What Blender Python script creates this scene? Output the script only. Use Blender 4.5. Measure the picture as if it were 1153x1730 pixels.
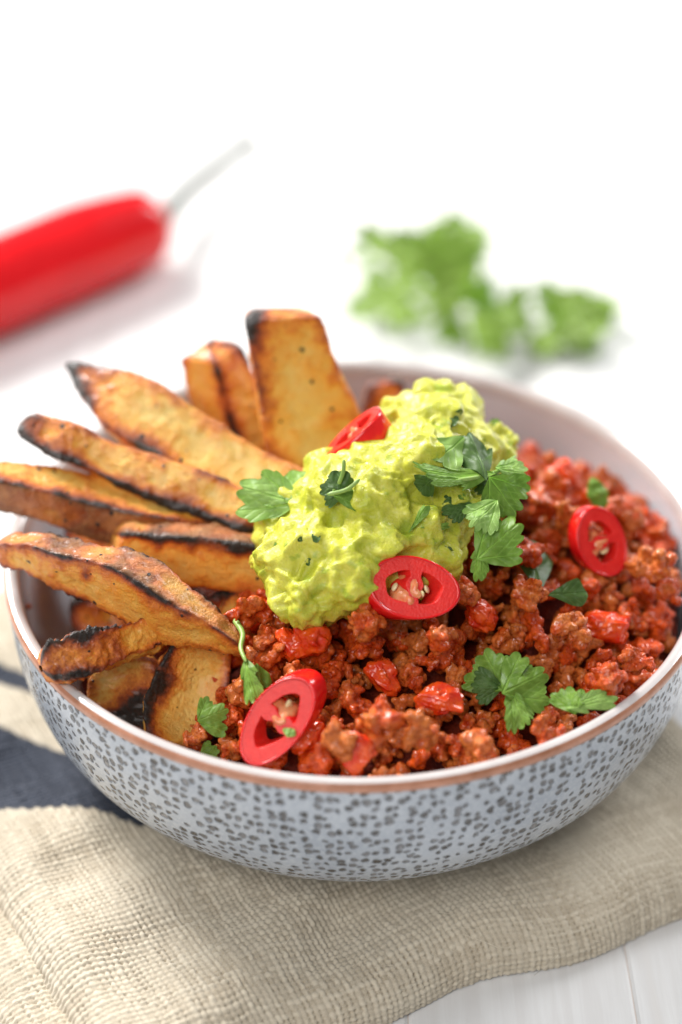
import bpy, math, random
import numpy as np
from mathutils import Vector, Matrix

for o in list(bpy.data.objects):
    bpy.data.objects.remove(o)
scene = bpy.context.scene
COL = scene.collection

# ------------------------------------------------------------------ camera
IMG_W, IMG_H, F_PX = 1153, 1730, 3000.0
CAM = np.array([-0.00436, -0.40797, 0.37543])
PITCH = math.radians(35.498)
cam_d = bpy.data.cameras.new('camera')
cam = bpy.data.objects.new('camera', cam_d)
COL.objects.link(cam)
cam.location = CAM
cam.rotation_euler = (math.radians(90) - PITCH, 0, 0)
cam_d.sensor_fit = 'VERTICAL'
cam_d.sensor_height = 36
cam_d.sensor_width = 24
cam_d.lens = F_PX / IMG_H * 36
cam_d.clip_start = 0.01
cam_d.clip_end = 50
cam_d.dof.use_dof = True
cam_d.dof.focus_distance = 0.461
cam_d.dof.aperture_fstop = 3.6
scene.camera = cam

# ------------------------------------------------------------------ light
world = bpy.data.worlds.new('World')
scene.world = world
world.use_nodes = True
bg = world.node_tree.nodes['Background']
bg.inputs[0].default_value = (0.95, 0.98, 1.0, 1)
bg.inputs[1].default_value = 0.23


def area_light(name, loc, target, size, size_y, power, color):
    d = bpy.data.lights.new(name, 'AREA')
    d.shape = 'RECTANGLE'
    d.size, d.size_y = size, size_y
    d.energy = power
    d.color = color
    o = bpy.data.objects.new(name, d)
    COL.objects.link(o)
    o.location = loc
    o.rotation_euler = (Vector(target) - Vector(loc)).to_track_quat('-Z', 'Y').to_euler()
    return o


area_light('window_key', (-2.2, 2.6, 3.0), (0, 0.05, 0.05), 1.7, 1.7, 400, (1.0, 0.985, 0.96))
area_light('window_side', (1.15, 1.25, 1.0), (0, 0.05, 0.05), 0.6, 0.8, 26, (0.97, 0.985, 1.0))
area_light('front_fill', (-0.55, -1.0, 1.25), (0, 0.0, 0.05), 0.9, 0.9, 15, (1.0, 0.985, 0.965))  # added fill lamp, brightens the sides that face the camera

scene.view_settings.view_transform = 'Standard'
scene.view_settings.look = 'None'
scene.view_settings.exposure = 0.10
scene.view_settings.gamma = 1.0
scene.view_settings.use_curve_mapping = False
scene.render.engine = 'CYCLES'
scene.cycles.use_denoising = True
scene.cycles.max_bounces = 8
scene.cycles.caustics_reflective = False
scene.cycles.caustics_refractive = False
scene.cycles.sample_clamp_indirect = 6

RNG = np.random.default_rng(11)
random.seed(5)


def at(px, py, z):
    """World point at height z that the photograph shows at pixel (px, py)."""
    f = np.array([0, math.cos(PITCH), -math.sin(PITCH)])
    u = np.array([0, math.sin(PITCH), math.cos(PITCH)])
    d = f + (px - IMG_W / 2) / F_PX * np.array([1.0, 0, 0]) - (py - IMG_H / 2) / F_PX * u
    return CAM + d * (z - CAM[2]) / d[2]


TO_CAM = np.array([0, -math.cos(PITCH), math.sin(PITCH)])
CAM_UP = np.array([0, math.sin(PITCH), math.cos(PITCH)])

# ------------------------------------------------------------------ noise in numpy


def _hash(ix, iy, iz, s):
    with np.errstate(over='ignore'):
        h = (ix.astype(np.uint32) * np.uint32(374761393) + iy.astype(np.uint32) * np.uint32(668265263)
             + iz.astype(np.uint32) * np.uint32(2147483647 - 1013) + np.uint32((s * 974634521) & 0xffffffff))
        h = (h ^ (h >> np.uint32(13))) * np.uint32(1274126177)
        h = h ^ (h >> np.uint32(16))
        h = h * np.uint32(2246822519)
        h = h ^ (h >> np.uint32(15))
    return h.astype(np.float64) / 4294967295.0


def vnoise(p, scale=1.0, seed=0):
    """Smooth value noise, -1..1; p (n,3)."""
    q = np.asarray(p, float) * scale
    i = np.floor(q).astype(np.int64)
    f = q - i
    f = f * f * f * (f * (f * 6 - 15) + 10)
    r = 0
    for dx in (0, 1):
        wx = f[:, 0] if dx else 1 - f[:, 0]
        for dy in (0, 1):
            wy = f[:, 1] if dy else 1 - f[:, 1]
            for dz in (0, 1):
                wz = f[:, 2] if dz else 1 - f[:, 2]
                r = r + wx * wy * wz * _hash(i[:, 0] + dx, i[:, 1] + dy, i[:, 2] + dz, seed)
    return r * 2 - 1


def fbm(p, scale, seed=0, octaves=3, gain=0.5):
    r, a, t = 0, 1.0, 0
    for k in range(octaves):
        r = r + a * vnoise(p, scale * 2 ** k, seed + k * 7)
        t += a
        a *= gain
    return r / t


def worley(p, scale, seed=0):
    """Distance to the nearest feature point, about 0..1."""
    q = np.asarray(p, float) * scale
    i = np.floor(q).astype(np.int64)
    best = np.full(len(q), 9.0)
    for dx in (-1, 0, 1):
        for dy in (-1, 0, 1):
            for dz in (-1, 0, 1):
                c = i + np.array([dx, dy, dz])
                fp = np.stack([_hash(c[:, 0], c[:, 1], c[:, 2], seed + k) for k in range(3)], 1) + c
                best = np.minimum(best, ((fp - q) ** 2).sum(1))
    return np.sqrt(best)


def sstep(a, b, x):
    t = np.clip((x - a) / (b - a), 0, 1)
    return t * t * (3 - 2 * t)


# ------------------------------------------------------------------ mesh helpers


def mesh_np(name, verts, faces, smooth=True, uv=None, cols=None):
    """verts (n,3), faces (m,k) arrays of one width, uv (n,2), cols {name: (n,4)}."""
    verts = np.ascontiguousarray(verts, dtype=np.float32)
    faces = np.ascontiguousarray(faces, dtype=np.int32)
    me = bpy.data.meshes.new(name)
    m, k = faces.shape
    me.vertices.add(len(verts))
    me.vertices.foreach_set('co', verts.ravel())
    me.loops.add(m * k)
    me.loops.foreach_set('vertex_index', faces.ravel())
    me.polygons.add(m)
    me.polygons.foreach_set('loop_start', np.arange(0, m * k, k, dtype=np.int32))
    me.polygons.foreach_set('loop_total', np.full(m, k, dtype=np.int32))
    me.polygons.foreach_set('use_smooth', np.full(m, smooth))
    me.update(calc_edges=True)
    if uv is not None:
        l = me.uv_layers.new(name='UVMap')
        l.data.foreach_set('uv', np.asarray(uv, np.float32)[faces.ravel()].ravel())
    if cols:
        for n, c in cols.items():
            a = me.color_attributes.new(n, 'FLOAT_COLOR', 'POINT')
            a.data.foreach_set('color', np.ascontiguousarray(c, np.float32).ravel())
    me.validate()
    return me


def grid_faces(nu, nv, wrap_v=False):
    i = np.arange(nu - 1)[:, None]
    j = np.arange(nv if wrap_v else nv - 1)[None, :]
    a = i * nv + j
    b = i * nv + (j + 1) % nv
    return np.stack([a, a + nv, b + nv, b], -1).reshape(-1, 4)


def link(name, me, mat=None, parent=None):
    o = bpy.data.objects.new(name, me)
    COL.objects.link(o)
    if mat is not None and me is not None and not me.materials:
        me.materials.append(mat)
    if parent is not None:
        o.parent = parent
    return o


def tag(o, label=None, cat=None, group=None, kind=None):
    if label:
        o['label'] = label
    if cat:
        o['category'] = cat
    if group:
        o['group'] = group
    if kind:
        o['kind'] = kind
    return o


def empty(name, loc=(0, 0, 0)):
    o = bpy.data.objects.new(name, None)
    o.empty_display_size = 0.01
    COL.objects.link(o)
    o.location = loc
    return o


def get_co(me):
    a = np.empty(len(me.vertices) * 3, np.float32)
    me.vertices.foreach_get('co', a)
    return a.reshape(-1, 3).astype(float)


def get_no(me):
    a = np.empty(len(me.vertices) * 3, np.float32)
    me.vertex_normals.foreach_get('vector', a)
    return a.reshape(-1, 3).astype(float)


def set_co(me, co):
    me.vertices.foreach_set('co', np.ascontiguousarray(co, np.float32).ravel())
    me.update()


_ICO = {}


def ico(sub):
    if sub not in _ICO:
        import bmesh
        bm = bmesh.new()
        bmesh.ops.create_icosphere(bm, subdivisions=sub, radius=1)
        v = np.array([x.co[:] for x in bm.verts])
        f = np.array([[y.index for y in x.verts] for x in bm.faces])
        bm.free()
        _ICO[sub] = (v, f)
    return _ICO[sub]


def blob_union(name, blobs, voxel, smooth=3):
    """Union of ellipsoids [(centre, radii(3), rotation 3x3 or None)] as one closed skin."""
    v0, f0 = ico(3)
    V, Fc, n = [], [], 0
    for c, r, R in blobs:
        v = v0 * np.asarray(r)
        if R is not None:
            v = v @ np.asarray(R).T
        V.append(v + np.asarray(c))
        Fc.append(f0 + n)
        n += len(v0)
    me = mesh_np(name + '_src', np.concatenate(V), np.concatenate(Fc))
    o = bpy.data.objects.new('tmp', me)
    COL.objects.link(o)
    m = o.modifiers.new('r', 'REMESH')
    m.mode = 'VOXEL'
    m.voxel_size = voxel
    m.use_smooth_shade = True
    s = o.modifiers.new('s', 'SMOOTH')
    s.factor = 0.5
    s.iterations = smooth
    dg = bpy.context.evaluated_depsgraph_get()
    out = bpy.data.meshes.new_from_object(o.evaluated_get(dg))
    out.name = name
    bpy.data.objects.remove(o)
    bpy.data.meshes.remove(me)
    out.polygons.foreach_set('use_smooth', np.ones(len(out.polygons), bool))
    return out


def rand_rot(rng):
    q = rng.normal(size=4)
    q /= np.linalg.norm(q)
    w, x, y, z = q
    return np.array([[1 - 2 * (y * y + z * z), 2 * (x * y - z * w), 2 * (x * z + y * w)],
                     [2 * (x * y + z * w), 1 - 2 * (x * x + z * z), 2 * (y * z - x * w)],
                     [2 * (x * z - y * w), 2 * (y * z + x * w), 1 - 2 * (x * x + y * y)]])


def frame_matrix(origin, x_axis, n_hint):
    """Matrix with local Y along x_axis and local Z as near n_hint as possible."""
    y = Vector(x_axis).normalized()
    n = Vector(n_hint)
    z = (n - y * n.dot(y)).normalized()
    x = y.cross(z)
    m = Matrix((x, y, z)).transposed().to_4x4()
    m.translation = Vector(origin)
    return m


# ------------------------------------------------------------------ materials


class NT:
    def __init__(self, name):
        self.m = bpy.data.materials.new(name)
        self.m.use_nodes = True
        self.t = self.m.node_tree
        self.b = self.t.nodes['Principled BSDF']
        self.tc = self.n('ShaderNodeTexCoord')

    def n(self, kind, **kw):
        x = self.t.nodes.new(kind)
        for k, v in kw.items():
            setattr(x, k, v)
        return x

    def set(self, node, **kw):
        for k, v in kw.items():
            node.inputs[k.replace('_', ' ')].default_value = v
        return node

    def l(self, a, b):
        self.t.links.new(a, b)

    def noise(self, scale, detail=3, rough=0.55, dist=0, coord='Object', vec=None):
        x = self.n('ShaderNodeTexNoise')
        self.set(x, Scale=scale, Detail=detail, Roughness=rough, Distortion=dist)
        self.l(vec if vec is not None else self.tc.outputs[coord], x.inputs['Vector'])
        return x.outputs['Fac']

    def voronoi(self, scale, coord='Object', feature='F1', vec=None, rand=1.0, out='Distance'):
        x = self.n('ShaderNodeTexVoronoi', feature=feature)
        self.set(x, Scale=scale, Randomness=rand)
        self.l(vec if vec is not None else self.tc.outputs[coord], x.inputs['Vector'])
        return x.outputs[out]

    def ramp(self, fac, stops, interp='LINEAR'):
        x = self.n('ShaderNodeValToRGB')
        x.color_ramp.interpolation = interp
        e = x.color_ramp.elements
        while len(e) < len(stops):
            e.new(0.5)
        for s, (p, c) in zip(e, stops):
            s.position = p
            s.color = (*c, 1) if len(c) == 3 else c
        self.l(fac, x.inputs[0])
        return x.outputs[0]

    def mix(self, fac, a, b, blend='MIX'):
        x = self.n('ShaderNodeMix', data_type='RGBA', blend_type=blend)
        for sock, v in ((x.inputs[0], fac), (x.inputs[6], a), (x.inputs[7], b)):
            if hasattr(v, 'is_linked'):
                self.l(v, sock)
            elif isinstance(v, (int, float)):
                sock.default_value = v
            else:
                sock.default_value = (*v, 1)
        return x.outputs[2]

    def math(self, op, a, b=None, c=None, clamp=False):
        x = self.n('ShaderNodeMath', operation=op, use_clamp=clamp)
        for s, v in zip(x.inputs, (a, b, c)):
            if v is None:
                continue
            if hasattr(v, 'is_linked'):
                self.l(v, s)
            else:
                s.default_value = v
        return x.outputs[0]

    def attr(self, name):
        x = self.n('ShaderNodeAttribute', attribute_name=name)
        s = self.n('ShaderNodeSeparateColor')
        self.l(x.outputs['Color'], s.inputs[0])
        return s.outputs

    def bump(self, height, strength, dist, normal=None):
        x = self.n('ShaderNodeBump')
        self.set(x, Strength=strength, Distance=dist)
        self.l(height, x.inputs['Height'])
        if normal is not None:
            self.l(normal, x.inputs['Normal'])
        self.l(x.outputs[0], self.b.inputs['Normal'])
        return x.outputs[0]

    def fin(self, color=None, rough=0.5, sss=0, sss_r=(1, .4, .2), sss_s=0.002, coat=0, coat_r=0.1, spec=None, trans=0):
        b = self.b.inputs
        if color is not None:
            if hasattr(color, 'is_linked'):
                self.l(color, b['Base Color'])
            else:
                b['Base Color'].default_value = (*color, 1)
        if hasattr(rough, 'is_linked'):
            self.l(rough, b['Roughness'])
        else:
            b['Roughness'].default_value = rough
        b['Subsurface Weight'].default_value = sss
        b['Subsurface Radius'].default_value = sss_r
        b['Subsurface Scale'].default_value = sss_s
        b['Coat Weight'].default_value = coat
        b['Coat Roughness'].default_value = coat_r
        if spec is not None:
            b['Specular IOR Level'].default_value = spec
        return self.m


def mat_plank():
    t = NT('painted_plank')
    mp = t.n('ShaderNodeMapping')
    mp.inputs['Scale'].default_value = (1, 0.06, 1)
    t.l(t.tc.outputs['Object'], mp.inputs[0])
    g = t.noise(260, 5, 0.6, vec=mp.outputs[0])
    g2 = t.noise(60, 3, 0.5, vec=mp.outputs[0])
    c = t.mix(t.ramp(g, [(0.42, (0, 0, 0)), (0.7, (1, 1, 1))]), (0.68, 0.665, 0.655), (0.76, 0.755, 0.75))
    c = t.mix(t.ramp(g2, [(0.2, (1, 1, 1)), (0.36, (0, 0, 0))]), c, (0.70, 0.66, 0.62))
    t.bump(g, 0.25, 0.0004)
    return t.fin(c, 0.55)


def mat_glaze_out():
    t = NT('speckled_glaze')
    u = t.n('ShaderNodeUVMap')
    nz = t.n('ShaderNodeTexNoise')
    t.set(nz, Scale=420, Detail=2)
    t.l(u.outputs[0], nz.inputs['Vector'])
    wob = t.n('ShaderNodeVectorMath', operation='MULTIPLY_ADD')
    t.l(nz.outputs['Color'], wob.inputs[0])
    wob.inputs[1].default_value = (0.0020, 0.0020, 0)
    t.l(u.outputs[0], wob.inputs[2])
    mp = t.n('ShaderNodeMapping')
    mp.inputs['Scale'].default_value = (1, 0.98, 1)
    t.l(wob.outputs[0], mp.inputs[0])
    v = t.n('ShaderNodeTexVoronoi', voronoi_dimensions='2D')
    t.set(v, Scale=345, Randomness=0.62)
    t.l(mp.outputs[0], v.inputs['Vector'])
    cs = t.n('ShaderNodeSeparateColor')
    t.l(v.outputs['Color'], cs.inputs[0])
    size = t.math('MULTIPLY_ADD', cs.outputs[0], 0.17, 0.32)
    drop = t.math('GREATER_THAN', cs.outputs[1], 0.10)
    d = t.math('SUBTRACT', size, v.outputs['Distance'])
    spot = t.math('MULTIPLY', t.ramp(d, [(0.0, (0, 0, 0)), (0.30, (1, 1, 1))], 'EASE'), drop)
    big = t.noise(28, 3, 0.6)
    base = t.mix(t.ramp(big, [(0.35, (0, 0, 0)), (0.65, (1, 1, 1))]), (0.30, 0.335, 0.385), (0.40, 0.435, 0.485))
    fine = t.noise(900, 3, 0.7)
    base = t.mix(t.ramp(fine, [(0.45, (0, 0, 0)), (0.75, (0.5, 0.5, 0.5))]), base, (0.55, 0.58, 0.61))
    sc = t.mix(cs.outputs[2], (0.040, 0.033, 0.028), (0.11, 0.092, 0.08))
    col = t.mix(t.math('MULTIPLY', spot, t.math('MULTIPLY_ADD', cs.outputs[2], -0.4, 0.98)), base, sc)
    hgt = t.math('MULTIPLY_ADD', fine, 0.10, t.math('MULTIPLY', spot, -1.0))
    t.bump(hgt, 1.0, 0.0010)
    return t.fin(col, 0.22, coat=0.25, coat_r=0.12)


def mat_glaze_in():
    t = NT('inner_glaze')
    n = t.noise(45, 4, 0.6)
    c = t.mix(t.ramp(n, [(0.35, (0, 0, 0)), (0.7, (1, 1, 1))]), (0.60, 0.65, 0.70), (0.67, 0.71, 0.76))
    sp = t.noise(1500, 2)
    c = t.mix(t.ramp(sp, [(0.70, (0, 0, 0)), (0.78, (1, 1, 1))]), c, (0.36, 0.30, 0.27))
    t.bump(t.noise(400, 2), 0.05, 0.0004)
    return t.fin(c, 0.16, coat=0.4, coat_r=0.06)


def mat_rim():
    t = NT('bare_clay_edge')
    n = t.noise(140, 4, 0.65)
    c = t.mix(t.ramp(n, [(0.3, (0, 0, 0)), (0.7, (1, 1, 1))]), (0.32, 0.125, 0.06), (0.52, 0.25, 0.16))
    t.bump(t.noise(1200, 3), 0.2, 0.0003)
    return t.fin(c, 0.32, coat=0.3, coat_r=0.15)


def mat_linen():
    t = NT('linen_weave')
    a = t.attr('weave')              # r: raised yarn, g: navy dye, b: yarn id noise
    n = t.noise(70, 4, 0.6)
    fib = t.noise(2600, 3, 0.7)
    raw = t.mix(a[2], (0.38, 0.305, 0.212), (0.61, 0.53, 0.41))
    raw = t.mix(t.ramp(n, [(0.35, (0, 0, 0)), (0.7, (0.6, 0.6, 0.6))]), raw, (0.55, 0.485, 0.38))
    raw = t.mix(t.ramp(fib, [(0.35, (0, 0, 0)), (0.7, (0.55, 0.55, 0.55))]), raw, (0.64, 0.59, 0.49))
    navy = t.mix(a[2], (0.022, 0.027, 0.042), (0.05, 0.058, 0.08))
    c = t.mix(a[1], raw, navy)
    t.bump(fib, 0.5, 0.0003)
    t.b.inputs['Sheen Weight'].default_value = 0.25
    t.b.inputs['Sheen Roughness'].default_value = 0.5
    return t.fin(c, 0.9, spec=0.15)


def mat_chip():
    t = NT('roast_potato')
    a = t.attr('burn')               # r: browning, g: skin side, b: pale flesh noise
    n1 = t.noise(230, 5, 0.65)
    n2 = t.noise(900, 4, 0.7)
    br = t.math('ADD', a[0], t.math('MULTIPLY_ADD', n1, 0.62, -0.32))
    br = t.math('ADD', br, t.math('MULTIPLY_ADD', n2, 0.36, -0.18), clamp=True)
    flesh = t.mix(a[2], (0.86, 0.41, 0.040), (0.90, 0.66, 0.21))
    c = t.ramp(br, [(0.0, (1, 1, 1)), (0.20, (1.0, 0.78, 0.46)), (0.36, (0.86, 0.42, 0.15)), (0.60, (0.42, 0.115, 0.025)),
                    (0.76, (0.15, 0.04, 0.015)), (0.90, (0.028, 0.012, 0.009)), (1.0, (0.012, 0.007, 0.006))])
    c = t.mix(1.0, flesh, c, 'MULTIPLY')
    skin = t.mix(t.ramp(n1, [(0.35, (0, 0, 0)), (0.65, (1, 1, 1))]), (0.22, 0.06, 0.016), (0.60, 0.26, 0.085))
    c = t.mix(t.math('MULTIPLY', a[1], 0.8), c, skin)
    v = t.n('ShaderNodeTexVoronoi')
    t.set(v, Scale=330, Randomness=1.0)
    t.l(t.tc.outputs['Object'], v.inputs['Vector'])
    cs = t.n('ShaderNodeSeparateColor')
    t.l(v.outputs['Color'], cs.inputs[0])
    thr = t.math('MULTIPLY_ADD', cs.outputs[0], 0.9, -0.60)
    pep = t.ramp(t.math('SUBTRACT', thr, v.outputs['Distance']), [(0.0, (0, 0, 0)), (0.05, (1, 1, 1))])
    c = t.mix(pep, c, (0.018, 0.012, 0.010))
    h = t.math('ADD', t.math('MULTIPLY', n2, 1.0), t.math('MULTIPLY', pep, 0.7))
    h = t.math('ADD', h, t.math('MULTIPLY', n1, 1.2))
    b1 = t.bump(h, 0.9, 0.0010)
    t.bump(t.noise(2600, 2, 0.6), 0.35, 0.0004, b1)
    r = t.math('MULTIPLY_ADD', n1, 0.35, 0.28)
    return t.fin(c, r, sss=0.12, sss_r=(1, 0.55, 0.2), sss_s=0.0025, coat=0.25, coat_r=0.2)


def mat_mince():
    t = NT('saucy_mince')
    oi = t.n('ShaderNodeObjectInfo')
    vec = t.n('ShaderNodeVectorMath', operation='ADD')
    t.l(t.tc.outputs['Object'], vec.inputs[0])
    t.l(oi.outputs['Location'], vec.inputs[1])
    v = vec.outputs[0]
    n1 = t.noise(130, 4, 0.6, vec=v)
    n2 = t.noise(650, 3, 0.65, vec=v)
    meat = t.mix(t.ramp(n2, [(0.3, (0, 0, 0)), (0.7, (1, 1, 1))]), (0.34, 0.060, 0.008), (0.76, 0.215, 0.040))
    sauce = t.mix(t.ramp(n2, [(0.3, (0, 0, 0)), (0.75, (1, 1, 1))]), (0.34, 0.020, 0.002), (0.82, 0.115, 0.007))
    f = t.math('ADD', n1, t.math('MULTIPLY_ADD', oi.outputs['Random'], 0.30, -0.15))
    c = t.mix(t.ramp(f, [(0.36, (0, 0, 0)), (0.56, (1, 1, 1))]), meat, sauce)
    b1 = t.bump(t.noise(900, 4, 0.65, vec=v), 0.75, 0.0012)
    t.bump(t.noise(2600, 2, 0.6, vec=v), 0.35, 0.0005, b1)
    r = t.ramp(n2, [(0.3, (0.16, 0.16, 0.16)), (0.7, (0.45, 0.45, 0.45))])
    return t.fin(c, r, sss=0.0, coat=0.45, coat_r=0.06, spec=0.2)


def mat_sauce():
    t = NT('chilli_sauce')
    n = t.noise(300, 4, 0.6)
    c = t.mix(t.ramp(n, [(0.35, (0, 0, 0)), (0.7, (1, 1, 1))]), (0.07, 0.006, 0.002), (0.20, 0.022, 0.004))
    t.bump(t.noise(700, 3), 0.6, 0.001)
    return t.fin(c, 0.6, spec=0.2)


def mat_tomato():
    t = NT('cooked_tomato')
    n = t.noise(220, 3, 0.6)
    c = t.mix(t.ramp(n, [(0.35, (0, 0, 0)), (0.7, (1, 1, 1))]), (0.60, 0.022, 0.004), (0.78, 0.11, 0.010))
    t.bump(t.noise(420, 3), 0.35, 0.0008)
    return t.fin(c, 0.24, sss=0.25, sss_r=(1, 0.2, 0.08), sss_s=0.002, coat=0.25, coat_r=0.1)


def mat_guac():
    t = NT('mashed_avocado')
    a = t.attr('tone')
    n1 = t.noise(120, 4, 0.6)
    n2 = t.noise(600, 3, 0.6)
    c = t.mix(t.ramp(n1, [(0.32, (0, 0, 0)), (0.68, (1, 1, 1))]), (0.45, 0.475, 0.030), (0.66, 0.635, 0.095))
    c = t.mix(t.ramp(n2, [(0.55, (0, 0, 0)), (0.8, (0.5, 0.5, 0.5))]), c, (0.77, 0.73, 0.20))  # highlight tint painted into the colour, scattered by noise
    c = t.mix(a[0], c, (0.29, 0.40, 0.03))
    b1 = t.bump(t.noise(420, 4, 0.6), 0.25, 0.0010)
    t.bump(t.noise(1600, 3, 0.6), 0.5, 0.0006, b1)
    r = t.ramp(n2, [(0.3, (0.16, 0.16, 0.16)), (0.7, (0.40, 0.40, 0.40))])
    return t.fin(c, r, sss=0.3, sss_r=(1, 0.9, 0.25), sss_s=0.0025, coat=0.15, coat_r=0.12, spec=0.35)


def mat_leaf(name, dark, light):
    t = NT(name)
    a = t.attr('vein')
    n = t.noise(260, 3, 0.6)
    c = t.mix(t.ramp(n, [(0.3, (0, 0, 0)), (0.7, (1, 1, 1))]), dark, light)
    c = t.mix(t.math('MULTIPLY', a[0], 0.55), c, tuple(min(1, x * 1.7 + 0.05) for x in light))
    h = t.math('ADD', t.math('MULTIPLY', a[0], -0.6), t.math('MULTIPLY', n, 0.5))
    t.bump(h, 0.5, 0.0006)
    t.fin(c, 0.42, spec=0.4)
    tr = t.n('ShaderNodeBsdfTranslucent')
    t.l(t.mix(1.0, c, (1.0, 1.25, 0.55), 'MULTIPLY'), tr.inputs[0])
    ms = t.n('ShaderNodeMixShader')
    ms.inputs[0].default_value = 0.40
    t.l(t.b.outputs[0], ms.inputs[1])
    t.l(tr.outputs[0], ms.inputs[2])
    t.l(ms.outputs[0], t.t.nodes['Material Output'].inputs[0])
    return t.m


def mat_simple(name, c1, c2, scale, rough, bump=0.2, bscale=900, bd=0.0004, **kw):
    t = NT(name)
    n = t.noise(scale, 4, 0.6)
    c = t.mix(t.ramp(n, [(0.3, (0, 0, 0)), (0.7, (1, 1, 1))]), c1, c2)
    t.bump(t.noise(bscale, 3), bump, bd)
    return t.fin(c, rough, **kw)


M = {
    'plank': mat_plank(), 'glaze_out': mat_glaze_out(), 'glaze_in': mat_glaze_in(), 'rim': mat_rim(),
    'lip': mat_simple('lip_glaze', (0.46, 0.42, 0.41), (0.57, 0.535, 0.525), 60, 0.14, 0.05, 400, coat=0.4, coat_r=0.06),
    'linen': mat_linen(), 'chip': mat_chip(), 'mince': mat_mince(), 'sauce': mat_sauce(), 'tomato': mat_tomato(),
    'guac': mat_guac(),
    'leaf': mat_leaf('coriander_green', (0.15, 0.29, 0.032), (0.29, 0.46, 0.075)),
    'leaf_dark': mat_leaf('coriander_deep_green', (0.065, 0.14, 0.028), (0.13, 0.23, 0.055)),
    'leaf_pale': mat_leaf('coriander_pale_green', (0.28, 0.46, 0.11), (0.42, 0.60, 0.17)),
    'leaf_far': mat_leaf('coriander_light_green', (0.22, 0.36, 0.045), (0.40, 0.54, 0.11)),
    'stem': mat_simple('herb_stem', (0.20, 0.34, 0.06), (0.32, 0.46, 0.12), 300, 0.4, sss=0.2, sss_s=0.001),
    'skin': mat_simple('chilli_skin', (0.66, 0.006, 0.008), (0.78, 0.012, 0.012), 160, 0.14, 0.06, 500,
                       sss=0.25, sss_r=(1, 0.15, 0.1), sss_s=0.002, coat=0.2, coat_r=0.06),
    'flesh': mat_simple('chilli_flesh', (0.68, 0.012, 0.010), (0.80, 0.03, 0.022), 420, 0.36, 0.5, 1500, 0.0004,
                        sss=0.35, sss_r=(1, 0.2, 0.12), sss_s=0.002, coat=0.10, coat_r=0.2, spec=0.3),
    'pith': mat_simple('chilli_pith', (0.70, 0.14, 0.045), (0.80, 0.36, 0.16), 380, 0.28, 0.5, 900,
                       sss=0.35, sss_r=(1, 0.4, 0.2), sss_s=0.002, coat=0.3, coat_r=0.12),
    'seed': mat_simple('chilli_seed', (0.78, 0.62, 0.30), (0.86, 0.76, 0.48), 500, 0.35, 0.2, 900, sss=0.2, sss_s=0.001),
    'chilli_body': mat_simple('whole_chilli_skin', (0.60, 0.004, 0.008), (0.74, 0.008, 0.012), 40, 0.18, 0.08, 120, 0.001, coat=0.15, coat_r=0.08, spec=0.35),
    'calyx': mat_simple('chilli_calyx', (0.05, 0.075, 0.015), (0.10, 0.13, 0.03), 120, 0.5),
    'stalk': mat_simple('chilli_stalk', (0.08, 0.092, 0.08), (0.13, 0.145, 0.125), 120, 0.5),
    'fibre': mat_simple('linen_fibre', (0.66, 0.58, 0.45), (0.78, 0.72, 0.6), 300, 0.8),
}

# ------------------------------------------------------------------ table
ZR = 0.075
table = tag(empty('table_top'), kind='structure')
PW = 0.0594
for k in range(-22, 24):
    x0 = 0.0131 + k * PW
    gap = 0.0002
    xs = np.array([x0 + gap, x0 + gap + 0.0008, x0 + PW - gap - 0.0008, x0 + PW - gap])
    zs = np.array([-0.0004, 0.0, 0.0, -0.0004])
    prof = [(xs[0], -0.018)] + list(zip(xs, zs)) + [(xs[3], -0.018)]
    v = np.array([(x, y, z + 0.0) for y in (-0.45, 2.6) for x, z in prof])
    nP = len(prof)
    f = np.array([[i, i + 1, nP + i + 1, nP + i] for i in range(nP - 1)])
    link('plank', mesh_np('plank', v, f[:, ::-1], smooth=False), M['plank'], table)

fl = np.array([(x, y, -0.0005) for y in (-0.45, 2.6) for x in (-1.29, 1.43)])
link('seam_filler', mesh_np('seam_filler', fl, np.array([[0, 1, 3, 2]]), smooth=False), mat_simple('seam_paint', (0.58, 0.50, 0.45), (0.70, 0.64, 0.60), 90, 0.7), table)

# ------------------------------------------------------------------ napkin
TH = math.radians(23.0)
EX = np.array([math.cos(TH), math.sin(TH)])
EY = np.array([-math.sin(TH), math.cos(TH)])
Q0 = np.array([-0.062, -0.139])
PITCH_Y = 0.00168


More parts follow.
